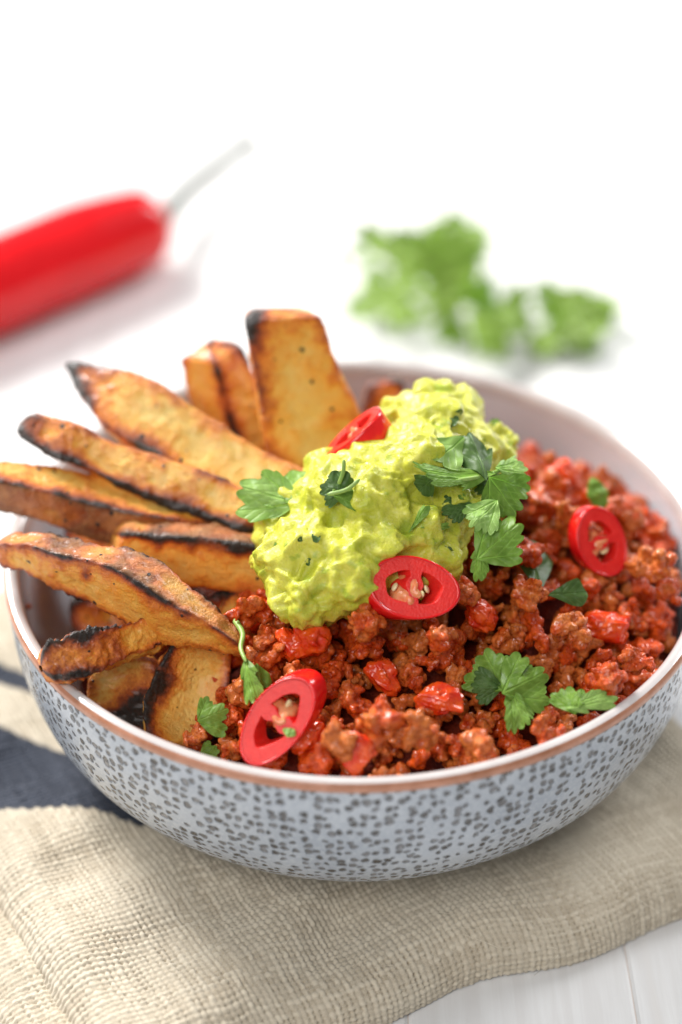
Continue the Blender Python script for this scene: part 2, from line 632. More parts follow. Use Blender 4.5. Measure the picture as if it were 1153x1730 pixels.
def napkin_piece(name, parent, a0, a1, blen, top, front, left_slant, zbase, seed, step=0.00034, edge_w=0.013, stripes=False, left_edge=True):
    """A folded linen layer: rolled front edge at b=0, rolled left edge, rounded over to the table."""
    na = int((a1 - a0) / step)
    s = np.arange(0, blen, step)
    # front roll profile, by arc length: quarter super-ellipse then flat
    th = np.linspace(0, np.pi / 2, 200)
    pb = edge_w * (1 - np.cos(th))
    pz = np.sin(th) ** 0.9
    arc = np.concatenate([[0], np.cumsum(np.hypot(np.diff(pb), np.diff(pz * top)))])
    L = arc[-1]
    b = np.where(s < L, np.interp(s, arc, pb), edge_w + (s - L))
    zf = np.where(s < L, np.interp(s, arc, pz), 1.0)
    A = np.linspace(a0, a1, na)
    AA, SS = np.meshgrid(A, s, indexing='ij')
    BB = np.broadcast_to(b, AA.shape)
    ZF = np.broadcast_to(zf, AA.shape)
    P2 = np.stack([AA.ravel(), SS.ravel(), np.zeros(AA.size)], 1)
    wig = 0.0016 * np.sin(AA * 62 + 1.0 + seed) + 0.0012 * np.sin(AA * 117 + 2.1)
    bb = BB + wig * np.exp(-BB / 0.05) + front
    aa = AA + left_slant * BB
    x = Q0[0] + aa * EX[0] + bb * EY[0]
    y = Q0[1] + aa * EX[1] + bb * EY[1]
    r = np.hypot(x, y)
    soft = fbm(np.stack([x.ravel(), y.ravel(), np.zeros(x.size)], 1), 26, seed, 2).reshape(x.shape)
    fold = np.sin((bb - 0.30 * aa) * 150 + 2.5 * soft) * 0.5 + 0.5
    out = sstep(0.056, 0.085, r)
    ztop = top * (1 + out * (0.24 * soft)) + out * 0.0026 * (fold - 0.4) * sstep(0.16, 0.07, r)
    z = ztop * ZF
    if left_edge:
        d = np.clip((AA - a0) / 0.014, 0, 1)
        z = z * np.sqrt(np.clip(1 - (1 - d) ** 2, 0, 1)) ** 0.9
    # the yarns: plain weave, each yarn over one, under one
    jit = fbm(P2, 110, seed + 3, 2).reshape(x.shape)
    jit2 = fbm(P2 + 5, 110, seed + 9, 2).reshape(x.shape)
    U = (AA + 0.0007 * jit) / PITCH_Y
    V = (SS + 0.0007 * jit2) / (PITCH_Y * 0.95)
    iu, iv = np.floor(U), np.floor(V)
    fu, fv = U - iu - 0.5, V - iv - 0.5
    wu = 0.26 + 0.15 * (_hash(iu.ravel().astype(np.int64), np.zeros(iu.size, np.int64), np.zeros(iu.size, np.int64), seed).reshape(iu.shape))
    wv = 0.26 + 0.15 * (_hash(iv.ravel().astype(np.int64), np.ones(iu.size, np.int64), np.zeros(iu.size, np.int64), seed).reshape(iu.shape))
    slub = np.stack([iu.ravel() * 7.3, SS.ravel() * 160, np.zeros(iu.size)], 1)
    slub2 = np.stack([iv.ravel() * 5.9, AA.ravel() * 160, np.ones(iu.size)], 1)
    wu = wu + 0.09 * vnoise(slub, 1, seed + 31).reshape(iu.shape)
    wv = wv + 0.09 * vnoise(slub2, 1, seed + 32).reshape(iu.shape)
    par = ((iu + iv) % 2) * 2 - 1
    amp = 0.30
    warp = np.sqrt(np.clip(1 - (fu / (wu + .08)) ** 2, 0, 1)) * 0.62 + amp * par * np.cos(fv * np.pi)
    weft = np.sqrt(np.clip(1 - (fv / (wv + .08)) ** 2, 0, 1)) * 0.62 - amp * par * np.cos(fu * np.pi)
    hgt = np.maximum(np.where(np.abs(fu) < wu + .08, warp, -0.7), np.where(np.abs(fv) < wv + .08, weft, -0.7))
    ids = np.where(warp > weft, iu * 2, iv * 2 + 1).astype(np.int64)
    yarn = _hash(ids.ravel(), (np.floor(np.where(warp > weft, V, U).ravel() / 9)).astype(np.int64), np.zeros(ids.size, np.int64), seed + 4).reshape(ids.shape)
    fuzz = vnoise(P2, 2600, seed + 1).reshape(x.shape) * 0.10
    disp = (hgt * (0.75 + 0.5 * yarn) + fuzz) * 0.00088
    # push along the surface normal
    gxa, gxs = np.gradient(x, axis=0), np.gradient(x, axis=1)
    gya, gys = np.gradient(y, axis=0), np.gradient(y, axis=1)
    gza, gzs = np.gradient(z, axis=0), np.gradient(z, axis=1)
    nx, ny, nz = gya * gzs - gza * gys, gza * gxs - gxa * gzs, gxa * gys - gya * gxs
    nl = np.sqrt(nx * nx + ny * ny + nz * nz) + 1e-12
    quiet = sstep(0.052, 0.058, r)
    disp = disp * (0.15 + 0.85 * quiet) - 0.0003 * (1 - quiet)
    co = np.stack([x + disp * nx / nl, y + disp * ny / nl, z + disp * nz / nl + zbase], -1).reshape(-1, 3)
    dye = np.zeros_like(x)
    if stripes:
        wob = 0.0010 * soft + 0.0002 * np.sign(np.sin(U * np.pi))
        lo = -0.0490 - 0.14 * (x + 0.1017) + wob * 1.5
        hi = -0.0150 - 0.50 * (x + 0.1067) + wob
        l2 = 0.0035 - 0.52 * (x + 0.105) + wob
        dye = sstep(-.0006, .0006, y - lo) * sstep(.0006, -.0006, y - hi)
        dye = np.maximum(dye, sstep(-.0006, .0006, y - l2) * sstep(.0006, -.0006, y - (l2 + 0.008)))
        dye = dye * (x < 0.0)
    col = np.stack([np.clip(hgt, 0, 1), dye, yarn, np.ones_like(x)], -1).reshape(-1, 4)
    me = mesh_np(name, co, grid_faces(na, len(s)), cols={'weave': col})
    return link(name, me, M['linen'], parent)


napkin = tag(empty('napkin', (0, 0, 0)), 'crumpled natural linen napkin with navy stripes folded under the speckled bowl', 'napkin')
napkin_piece('upper_fold', napkin, 0.002, 0.205, 0.206, 0.0142, 0.0, -0.16, 0.0004, 1, stripes=True)
napkin_piece('lower_fold', napkin, -0.013, 0.03, 0.206, 0.0068, 0.004, -0.12, 0.0003, 5, step=0.00040, stripes=True)
for k in range(46):
    px, py = RNG.uniform(30, 1150), RNG.uniform(1500, 1690)
    if py > 1700 - max(0, px - 640) * 0.30:
        continue
    p = at(px, py, 0.0155)
    if np.hypot(p[0], p[1]) < 0.062:
        continue
    d = RNG.normal(size=3) * np.array([1, 1, 0.35])
    d[2] = abs(d[2]) + 0.15
    d /= np.linalg.norm(d)
    n = 7
    ln = RNG.uniform(0.003, 0.009)
    e = RNG.normal(size=3)
    t = np.linspace(0, 1, n)[:, None]
    c = p + d * t * ln + e * (t ** 2) * ln * 0.35 - np.array([0, 0, 0.002])
    c[:, 2] = np.maximum(c[:, 2], 0.012)
    rr = 0.00006
    ring = np.array([[math.cos(q), math.sin(q), 0.3 * math.sin(q)] for q in (0, 2.1, 4.2)]) * rr
    v = (c[:, None, :] + ring[None]).reshape(-1, 3)
    link('stray_fibre', mesh_np('stray_fibre', v, grid_faces(n, 3, True)), M['fibre'], napkin)

# ------------------------------------------------------------------ bowl
bowl = tag(empty('bowl', (0, 0, 0.0138)), 'round stoneware bowl with blue grey speckled glaze and bare clay rim line', 'bowl')


def lathe(name, prof, mat, parent, n=192, uvs=1.0):
    r = np.array([p[0] for p in prof])
    z = np.array([p[1] for p in prof])
    a = np.linspace(0, 2 * np.pi, n + 1)
    v = np.stack([r[:, None] * np.cos(a), r[:, None] * np.sin(a), np.broadcast_to(z[:, None], (len(r), n + 1))], -1)
    arc = np.concatenate([[0], np.cumsum(np.hypot(np.diff(r), np.diff(z)))])
    uv = np.stack(np.broadcast_arrays(a[None] * 0.1, arc[:, None]), -1).reshape(-1, 2)
    wob = 0.0002 * np.sin(3 * a + 1) + 0.00015 * np.sin(7 * a)
    v[..., :2] *= (1 + wob / 0.1)[None, :, None]
    v = v.reshape(-1, 3) - np.array([0, 0, 0.0138])
    me = mesh_np(name, v, grid_faces(len(r), n + 1)[:, ::-1], uv=uv)
    return link(name, me, mat, parent)


aa = np.linspace(0, np.pi / 2, 60)
ro = 0.06 + 0.0397 * np.cos(aa) ** (2 / 2.8)
ho = 0.055 * np.sin(aa) ** (2 / 2.4)
outer = [(0.0, 0.0175), (0.047, 0.0172), (0.0478, 0.0138), (0.0508, 0.0138), (0.0535, 0.0178), (0.057, 0.0192)]
outer += [(r, ZR - 0.0022 - h * (0.0528 / 0.055)) for r, h in zip(ro[::-1], ho[::-1])]
lathe('outer_wall', outer, M['glaze_out'], bowl, 256)
edge = [(0.0997, ZR - 0.0023), (0.1000, ZR - 0.0018), (0.10005, ZR - 0.0012), (0.1000, ZR - 0.0006), (0.0997, ZR - 0.0001), (0.0992, ZR + 0.00042)]
lathe('clay_rim', edge, M['rim'], bowl, 256)
ri = 0.05 + 0.0452 * np.cos(aa) ** (2 / 2.7)
hi = 0.050 * np.sin(aa) ** (2 / 2.3)
lip = [(0.0992, ZR + 0.00040), (0.0982, ZR + 0.0008), (0.0972, ZR + 0.0006), (0.0962, ZR - 0.0003), (0.0955, ZR - 0.0018), (0.0952, ZR - 0.004)]
lathe('lip', lip, M['lip'], bowl, 256)
inner = [(r, ZR - 0.004 - h) for r, h in zip(ri, hi)] + [(0.025, ZR - 0.0545), (0.0, ZR - 0.055)]
lathe('inner_wall', inner, M['glaze_in'], bowl, 256)

# ------------------------------------------------------------------ potato wedges


def chip(label, p0, p1, n_hint, w, t, kind='batten', sway=0.0, taper=(0.6, 0.8), bend=0.0, twist=0.0, burn=0.0, tipburn=(0.35, 0.1),
         edge=(0.5, 0.5, 0.5, 0.5), spots=(), seed=1, pale=0.5, skin_side=None, rough=1.0, cave=0.0, ridge=0.15):
    """A roast potato piece from p0 to p1. Its broad face looks along n_hint; w across, t deep.
    edge = browning of the four long arrises (face +w, face -w, back -w, back +w)."""
    p0, p1 = np.array(p0, float), np.array(p1, float)
    ln = np.linalg.norm(p1 - p0)
    nu, nv = 110, 72
    u = np.linspace(0, 1, nu)
    if kind == 'batten':
        cor = np.array([[1, 1], [-1, 1], [-0.85, -1], [0.9, -1]], float)
    elif kind == 'wedge':            # triangular section with an arris to the front
        cor = np.array([[1, 0.75], [-1, 1.0], [-0.55, -1], [0.5, -0.8]], float)
    else:                            # 'roof': ridge towards the viewer
        cor = np.array([[ridge, 1], [-1, 0.05], [-0.35, -1], [1, -0.35]], float)
    # rounded section by sampling the polygon and smoothing
    per = np.linspace(0, 4, nv, endpoint=False)
    k = per.astype(int)
    f = per - k
    sec = cor[k] * (1 - f)[:, None] + cor[(k + 1) % 4] * f[:, None]
    for _ in range(3):
        sec = 0.5 * sec + 0.25 * (np.roll(sec, 1, 0) + np.roll(sec, -1, 0))
    cdist = np.minimum(f, 1 - f)
    cid = np.where(f < 0.5, k, (k + 1) % 4)
    e_arr = 0.85 * np.array(edge)[cid] * np.exp(-(cdist / 0.10) ** 2)
    e_soft = (0.11 + 0.46 * np.array(edge)[cid]) * np.exp(-(cdist / 0.24) ** 2)
    tw = taper[0] + (1 - taper[0]) * np.sin(np.clip(u / 0.42, 0, 1) * np.pi / 2)
    tw = np.where(u > 0.5, taper[1] + (1 - taper[1]) * np.sin(np.clip((1 - u) / 0.42, 0, 1) * np.pi / 2), tw)
    cap = np.sqrt(np.clip(1 - (1 - np.clip(u / 0.05, 0, 1)) ** 2, 0, 1)) * np.sqrt(np.clip(1 - (1 - np.clip((1 - u) / 0.05, 0, 1)) ** 2, 0, 1))
    wob = np.array([[vnoise(np.array([[x * 3.1, seed * 7.3, 1.7]]), 1, seed)[0], vnoise(np.array([[x * 3.1, seed * 3.1, 8.2]]), 1, seed + 5)[0]] for x in u])
    X = sec[None, :, 0] * (w / 2) * (tw * (1 + 0.16 * wob[:, 0]) * cap)[:, None]
    Z = sec[None, :, 1] * (t / 2) * (tw ** 0.7 * (1 + 0.16 * wob[:, 1]) * cap)[:, None]
    if cave:
        Z = Z - cave * t * np.clip(sec[None, :, 1], 0, 1) * (1 - np.clip(np.abs(sec[None, :, 0]), 0, 1) ** 2) * np.sin(u * np.pi)[:, None]
    ang = twist * (u - 0.5)
    X, Z = X * np.cos(ang)[:, None] - Z * np.sin(ang)[:, None], X * np.sin(ang)[:, None] + Z * np.cos(ang)[:, None]
    Z = Z + bend * 4 * (u * (1 - u))[:, None]
    X = X + sway * 4 * (u * (1 - u))[:, None] ** 0.8
    Y = np.broadcast_to((u * ln)[:, None], X.shape)
    P = np.stack([X, Y, Z], -1).reshape(-1, 3)
    S = P + seed * 0.37
    nrm = np.stack([np.broadcast_to(sec[None, :, 0], X.shape), 0 * X, np.broadcast_to(sec[None, :, 1], X.shape)], -1).reshape(-1, 3)
    nrm /= np.linalg.norm(nrm, axis=1)[:, None] + 1e-9
    uu = np.broadcast_to(u[:, None], X.shape).ravel()
    ee = np.broadcast_to(e_arr[None], X.shape).ravel()
    es = np.broadcast_to(e_soft[None], X.shape).ravel()
    big = fbm(S, 90, seed, 3)
    mid = fbm(S, 330, seed + 2, 3)
    ncrust = fbm(S, 150, seed + 4, 3)
    b = burn + ee * np.clip(0.70 + 1.7 * fbm(S, 110, seed + 11, 3), 0.15, 1.5) + es * (1 + 0.8 * big)
    b = b + tipburn[0] * np.exp(-(uu / 0.10) ** 2) * (1 + 0.5 * big) + tipburn[1] * np.exp(-((1 - uu) / 0.10) ** 2)
    b = b - 0.02 + 0.27 * big + 0.15 * mid
    for su, sv, rad, amt in spots:   # burnt patches: along (0..1), across (-1..1), radius in m
        d2 = ((uu - su) * ln) ** 2 + (P[:, 0] - sway * 4 * (uu * (1 - uu)) ** 0.8 - sv * w / 2) ** 2
        b = b + amt * np.exp(-d2 / rad ** 2) * (P[:, 2] > -0.2 * t) * (1 + 0.7 * ncrust)
    b = np.clip(b, 0, 1)
    sk = np.zeros(len(P))
    if skin_side is not None:
        sk = np.broadcast_to((((k == skin_side) * np.clip(np.minimum(f, 1 - f) / 0.08, 0, 1)))[None], X.shape).ravel() * (0.75 + 0.4 * big)
    P[:, 1] += (0.35 * vnoise(np.array([[seed * 1.7, 2.2, 0]]))[0] * P[:, 0] + 0.3 * vnoise(np.array([[seed * 2.7, 5.2, 0]]))[0] * P[:, 2]) * np.abs(2 * uu - 1) ** 3
    P = P + np.stack([fbm(S, 55, seed + 21, 2), 0 * uu, fbm(S, 55, seed + 22, 2)], 1) * 0.0014
    P = P + nrm * (0.0012 * big + 0.00055 * mid * rough + (0.00035 * rough) * fbm(S, 900, seed + 8, 2) * (0.4 + b))[:, None]
    pl = np.clip(pale + 0.45 * fbm(S, 60, seed + 6, 2), 0, 1)
    col = np.stack([b, np.clip(sk, 0, 1), pl, np.ones(len(P))], 1)
    faces = grid_faces(nu, nv, True)
    me = mesh_np('potato_wedge', P, faces, cols={'burn': col})
    o = link('potato_wedge', me, M['chip'])
    o.matrix_world = frame_matrix(p0, p1 - p0, n_hint)
    tag(o, label, 'potato wedge', 'roast potato wedges in the bowl')
    return o


C_ = TO_CAM
UPV = np.array([0, 0, 1.0])
chip('tall broad pale golden potato wedge standing upright at the back of the bowl', at(468, 520, 0.127), at(562, 835, 0.076),
     C_ + np.array([0.10, 0, 0]), 0.0290, 0.012, taper=(0.78, 1.0), burn=0.10, tipburn=(0.22, 0.1), edge=(0.42, 0.30, 0.5, 0.5), spots=((0.0, 0.7, 0.006, 0.65),), seed=3, pale=0.62)
chip('square-cut potato wedge with a dark burnt edge facing out, left of the tall broad wedge', at(352, 590, 0.112), at(420, 790, 0.070),
     C_ + np.array([0.15, 0, 0]), 0.0235, 0.016, kind='roof', taper=(0.85, 0.95), burn=0.12, tipburn=(0.30, 0.1), edge=(0.62, 0.45, 0.4, 0.35), seed=5, pale=0.35)
chip('short golden potato wedge half hidden behind the tall broad wedge', at(448, 690, 0.086), at(500, 815, 0.066),
     C_, 0.016, 0.010, taper=(0.8, 1.0), burn=0.24, tipburn=(0.3, 0.1), seed=6, pale=0.2)
chip('long pale potato wedge with a blackened pointed tip, rising to upper left', at(113, 612, 0.110), at(505, 850, 0.086),
     C_ * 0.8 + UPV * 0.35, 0.0190, 0.013, taper=(0.08, 0.9), bend=0.002, sway=0.002, burn=0.11, tipburn=(0.62, 0.1), edge=(0.48, 0.22, 0.4, 0.5), spots=((0.16, 0.6, 0.010, 0.42), (0.06, -0.2, 0.010, 0.3), (0.45, 1.0, 0.006, 0.3)), seed=8, pale=0.95)
chip('narrow potato wedge with a long charred lower edge under the pointed wedge', at(34, 716, 0.104), at(450, 885, 0.086),
     C_ + UPV * 0.25, 0.0120, 0.011, kind='batten', taper=(0.62, 0.8), burn=0.17, tipburn=(0.34, 0.15), edge=(0.95, 0.30, 0.5, 0.8), spots=((0.02, 0, 0.005, 0.5), (0.3, 1.0, 0.006, 0.5), (0.7, 1.0, 0.006, 0.6)), seed=9, pale=0.65)
chip('wide golden potato wedge with browned side leaning over the left rim', at(-22, 812, 0.094), at(410, 905, 0.080),
     C_ + UPV * 0.3 , 0.0190, 0.017, kind='roof', taper=(0.75, 0.8), burn=0.17, tipburn=(0.15, 0.1), edge=(0.38, 0.30, 0.5, 0.5), skin_side=3, spots=((0.42, 0.55, 0.008, 0.6), (0.12, 0.7, 0.010, 0.35), (0.6, 0.8, 0.006, 0.5)), seed=12, pale=0.55)
chip('thick potato wedge with dark brown crusted top beside the guacamole', at(190, 908, 0.083), at(500, 945, 0.079),
     C_ - UPV * 0.45, 0.0170, 0.020, kind='batten', taper=(0.7, 0.95), burn=0.12, tipburn=(0.3, 0.0), edge=(0.22, 0.70, 0.5, 0.3), skin_side=1, spots=((0.25, -0.95, 0.006, 0.6), (0.5, -1, 0.005, 0.5), (0.7, -1.0, 0.005, 0.5)), seed=14, pale=0.55)
chip('large speckled potato wedge resting on the left rim, nearest of the long wedges', at(-8, 925, 0.087), at(414, 1105, 0.077),
     C_ + UPV * 0.1, 0.0185, 0.017, kind='roof', taper=(0.42, 0.30), bend=0.003, sway=-0.003, ridge=-0.25, skin_side=0, burn=0.15, tipburn=(0.2, 0.18), edge=(0.40, 0.5, 0.4, 0.42), spots=((0.28, -0.85, 0.006, 0.8), (0.24, -0.6, 0.003, 0.5), (0.52, -0.6, 0.004, 0.6), (0.62, -0.5, 0.003, 0.6), (0.40, 0.1, 0.002, 0.6)), seed=17, pale=0.30, rough=1.6)
chip('small crusty potato wedge lying across the front left rim', at(70, 1128, 0.0815), at(300, 1062, 0.0735),
     C_ + UPV * 0.2, 0.0098, 0.009, taper=(0.75, 0.8), burn=0.22, tipburn=(0.1, 0.3), edge=(0.5, 0.5, 0.5, 0.5), spots=((0.5, 0.0, 0.004, 0.35), (0.3, -0.6, 0.003, 0.4)), seed=19, pale=0.5, rough=2.6)
chip('pale potato wedge with a purple black burn standing below the small crusty wedge', at(222, 1105, 0.066), at(200, 1260, 0.046),
     C_ + np.array([0.05, 0, 0]), 0.0175, 0.012, taper=(0.8, 1.0), burn=0.10, tipburn=(0.1, 0.2), edge=(0.2, 0.35, 0.4, 0.3), spots=((0.55, -0.45, 0.006, 0.95), (0.78, 0.2, 0.004, 0.8)), seed=22, pale=0.8)
chip('curved potato wedge with brown outline and hollow face near the front left rim', at(335, 1090, 0.069), at(300, 1265, 0.052),
     C_ + np.array([0.25, 0, 0]), 0.0215, 0.013, kind='batten', taper=(0.62, 0.8), bend=-0.002, burn=0.14, tipburn=(0.25, 0.1), edge=(0.55, 0.42, 0.4, 0.6), spots=((0.45, 0.9, 0.006, 0.6),), seed=24, pale=0.45, cave=0.35)
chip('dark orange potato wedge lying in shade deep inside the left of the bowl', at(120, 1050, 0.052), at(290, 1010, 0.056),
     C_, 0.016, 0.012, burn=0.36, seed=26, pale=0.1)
chip('browned potato wedge end poking out behind the guacamole at the back rim', at(648, 640, 0.088), at(660, 760, 0.066),
     C_, 0.0150, 0.012, taper=(0.7, 1.0), burn=0.40, tipburn=(0.25, 0.1), seed=28, pale=0.1)
chip('charred potato wedge end wedged between the nearest wedge and the mince', at(345, 1035, 0.066), at(425, 1010, 0.068),
     C_, 0.011, 0.010, burn=0.66, seed=30, pale=0.1)
chip('small pale potato wedge tip beside the mince below the crusted wedge', at(372, 1060, 0.068), at(430, 1005, 0.068),
     C_, 0.008, 0.008, burn=0.14, seed=31, pale=0.8)
chip('yellow potato wedge at the bottom of the bowl beside the inner front left wall', at(255, 1120, 0.052), at(262, 1250, 0.040),
     C_, 0.010, 0.012, burn=0.2, seed=33, pale=0.3)
for i, (a, b, s) in enumerate((((300, 780, 0.066), (500, 880, 0.060), 41), ((120, 900, 0.060), (380, 980, 0.056), 43), ((330, 930, 0.058), (440, 1010, 0.055), 45))):
    chip(['browned potato wedge buried under the pale pointed wedge', 'golden brown potato wedge buried under the nearest long wedge',
          'browned potato wedge buried beneath the crusted wedge'][i], at(*a), at(*b), C_, 0.02, 0.016, burn=0.3, seed=s, pale=0.2)

# ------------------------------------------------------------------ mince heap


def heap(x, y):
    """Height of the mince surface in the bowl."""
    r = np.hypot(x, y)
    h = 0.0715 + 0.013 * np.exp(-(((x - 0.012) / 0.045) ** 2 + ((y - 0.004) / 0.04) ** 2))
    h = h + 0.004 * np.exp(-(((x - 0.07) / 0.03) ** 2 + ((y - 0.0) / 0.035) ** 2))
    h = h - 0.010 * sstep(0.062, 0.094, r)
    h = h - 0.016 * sstep(-0.022, -0.058, x) * sstep(0.05, -0.03, y) - 0.012 * sstep(-0.02, -0.06, x)
    h = h - 0.012 * sstep(0.035, 0.075, y)
    return h


mince = tag(empty('chilli_mince', (0.02, -0.02, 0.06)), 'heap of saucy red brown minced meat filling the bowl front and right', 'minced meat')
MORG = np.array([0.02, -0.02, 0.06])
nr_, na_ = 70, 200
rr = np.linspace(0, 1, nr_)[:, None]
an = np.linspace(0, 2 * np.pi, na_, endpoint=False)[None]
X = rr * 0.0925 * np.cos(an)
Y = rr * 0.0925 * np.sin(an)
Zh = heap(X, Y) - 0.0065
P = np.stack([X, Y, Zh], -1).reshape(-1, 3)
P[:, 2] += 0.0018 * fbm(P, 180, 3, 3) - 0.0016 * np.clip(worley(P, 160, 4), 0, 1)
lim = np.hypot(P[:, 0], P[:, 1])
wallz = np.interp(lim, ri[::-1], (ZR - 0.004 - hi)[::-1])
P[:, 2] = np.where(P[:, 2] < wallz, wallz - 0.0015, P[:, 2])
link('sauce_bed', mesh_np('sauce_bed', P - MORG, grid_faces(nr_, na_, True)[:, ::-1]), M['sauce'], mince)


def make_clump(seed, n, r0, spread, voxel=0.00042):
    g = np.random.default_rng(seed)
    cs, rs = [np.zeros(3)], [r0]
    while len(cs) < n:
        j = g.integers(len(cs))
        r = r0 * g.uniform(0.40, 1.25)
        d = g.normal(size=3)
        d /= np.linalg.norm(d)
        c = cs[j] + d * (rs[j] + r) * 0.62
        c[2] *= 0.8
        if np.linalg.norm(c) < spread:
            cs.append(c)
            rs.append(r)
    blobs = []
    for c, r in zip(cs, rs):
        s = np.array([1.0, g.uniform(0.75, 1.0), g.uniform(0.7, 1.0)])
        if g.random() < 0.35:
            s = np.array([1.7, 0.8, 0.75])
        blobs.append((c, r * s, rand_rot(g)))
    me = blob_union('mince_crumb', blobs, voxel, 2)
    co, no = get_co(me), get_no(me)
    s = co + seed * 0.113
    d = 0.0012 * fbm(s, 300, seed, 3, 0.6) + 0.0009 * (0.5 - np.clip(worley(s, 430, seed), 0, 1)) + 0.00018 * fbm(s, 1300, seed + 3, 2)
    set_co(me, co + no * d[:, None])
    me.materials.append(M['mince'])
    return me


CL = [make_clump(100 + i, int(RNG.integers(22, 38)), 0.0019, 0.0080) for i in range(13)]
CS = [make_clump(200 + i, int(RNG.integers(4, 9)), 0.0017, 0.0042, 0.00034) for i in range(9)]
n_crumb = 0


def add_crumb(me, p, scale, rot):
    global n_crumb
    o = link('mince_crumb', me, None, mince)
    m = Matrix(rot.tolist()).to_4x4() @ Matrix.Diagonal((scale, scale, scale, 1))
    m.translation = Vector(np.asarray(p) - MORG)
    o.matrix_basis = m
    n_crumb += 1


placed = []


def try_place(meshes, num, dmin, dz, smin, smax, tries=6000, rlim=0.086):
    c = 0
    pts = []
    for _ in range(tries):
        if c >= num:
            break
        x, y = RNG.uniform(-0.075, 0.09), RNG.uniform(-0.088, 0.055)
        r = math.hypot(x, y)
        if r > rlim:
            continue
        if x < -0.042 + 0.25 * (y + 0.03) and y > -0.065 + 0.5 * (x + 0.05):
            continue
        if y > 0.055 or (x < 0.0 and y > 0.005):
            continue
        zc = float(heap(x, y))
        if r + (0.004 if meshes is CL else 0.002) > np.interp(zc - ZR + 0.004, -hi[::-1], ri[::-1]):
            continue
        if any((x - a) ** 2 + (y - b) ** 2 < dmin ** 2 for a, b in pts):
            continue
        pts.append((x, y))
        sc = RNG.uniform(smin, smax)
        add_crumb(meshes[int(RNG.integers(len(meshes)))], (x, y, float(heap(x, y)) + RNG.uniform(*dz)), sc, rand_rot(RNG))
        c += 1


try_place(CL, 130, 0.0084, (-0.0045, 0.0024), 0.80, 1.2, rlim=0.089)
try_place(CS, 145, 0.0062, (-0.001, 0.0032), 0.75, 1.2, rlim=0.090)
for px, py, z, sc, i in [(803, 1262, 0.073, 1.05, 2), (640, 1215, 0.079, 1.25, 5), (575, 1265, 0.074, 1.0, 8), (695, 1250, 0.076, 1.0, 1),
                         (430, 1030, 0.083, 1.15, 3), (455, 1075, 0.079, 0.9, 7), (615, 1075, 0.085, 0.95, 4), (735, 1075, 0.087, 0.9, 9),
                         (1090, 965, 0.079, 1.1, 0), (1118, 990, 0.076, 0.8, 6), (935, 815, 0.083, 1.15, 10), (915, 850, 0.084, 1.1, 11),
                         (960, 1050, 0.084, 1.0, 12), (880, 930, 0.090, 1.0, 2), (1000, 1150, 0.077, 1.0, 4), (380, 1215, 0.064, 0.9, 6),
                         (330, 1245, 0.061, 0.7, 3), (1060, 860, 0.080, 1.0, 8), (890, 1000, 0.086, 1.1, 5), (780, 1000, 0.090, 0.9, 7),
                         (1075, 1110, 0.074, 0.9, 9), (930, 1240, 0.073, 0.8, 1), (960, 880, 0.083, 1.1, 3), (1010, 870, 0.082, 1.0, 6)]:
    add_crumb(CL[i], at(px, py, z), sc, rand_rot(RNG))

# the fine crumbs down between the pieces, too small to pick apart
CF = [make_clump(400 + i, 5, 0.0019, 0.0042, 0.00068) for i in range(5)]
fv, ff, nf = [], [], 0
tries = 0
while len(fv) < 420 and tries < 5000:
    tries += 1
    x, y = RNG.uniform(-0.075, 0.09), RNG.uniform(-0.09, 0.06)
    zc = float(heap(x, y)) + RNG.uniform(-0.0055, -0.0015)
    if math.hypot(x, y) + 0.003 > np.interp(zc - ZR + 0.004, -hi[::-1], ri[::-1]) or (x < -0.045 and y > -0.03):
        continue
    me = CF[int(RNG.integers(5))]
    c = get_co(me) @ rand_rot(RNG).T * RNG.uniform(0.8, 1.2) + np.array([x, y, zc]) - MORG
    fa = np.empty(len(me.loops), np.int32)
    me.loops.foreach_get('vertex_index', fa)
    fv.append(c)
    ff.append(fa.reshape(-1, len(fa) // len(me.polygons)) + nf)
    nf += len(c)
tag(link('fine_crumbs', mesh_np('fine_crumbs', np.concatenate(fv), np.concatenate(ff)), M['mince'], mince), kind='stuff')

# ------------------------------------------------------------------ tomato


def tomato(label, px, py, z, size, seed):
    g = np.random.default_rng(seed)
    v0, f0 = ico(5)
    v = np.sign(v0) * np.abs(v0) ** 0.9
    for _ in range(5):               # knife cuts
        nn = g.normal(size=3)
        nn /= np.linalg.norm(nn)
        dd = v @ nn
        lim_ = g.uniform(0.62, 0.85)
        v = v - np.clip(dd - lim_, 0, None)[:, None] * nn * 0.9
    v = v * (1 + 0.30 * fbm(v + seed, 1.5, seed, 2))[:, None] + 0.13 * np.stack([fbm(v + seed * 2, 3.2, seed + k, 3) for k in range(3)], 1)
    me = mesh_np('tomato_chunk', v * np.array(size) * np.array([0.60, 0.56, 0.46]), f0)
    o = link('tomato_chunk', me, M['tomato'])
    m = Matrix(np.linalg.qr(np.eye(3) + 0.35 * g.normal(size=(3, 3)))[0].tolist()).to_4x4()
    m.translation = Vector(at(px, py, z) - TO_CAM * 0.0030)
    o.matrix_world = m
    tag(o, label, 'tomato', 'cooked tomato pieces in the mince')


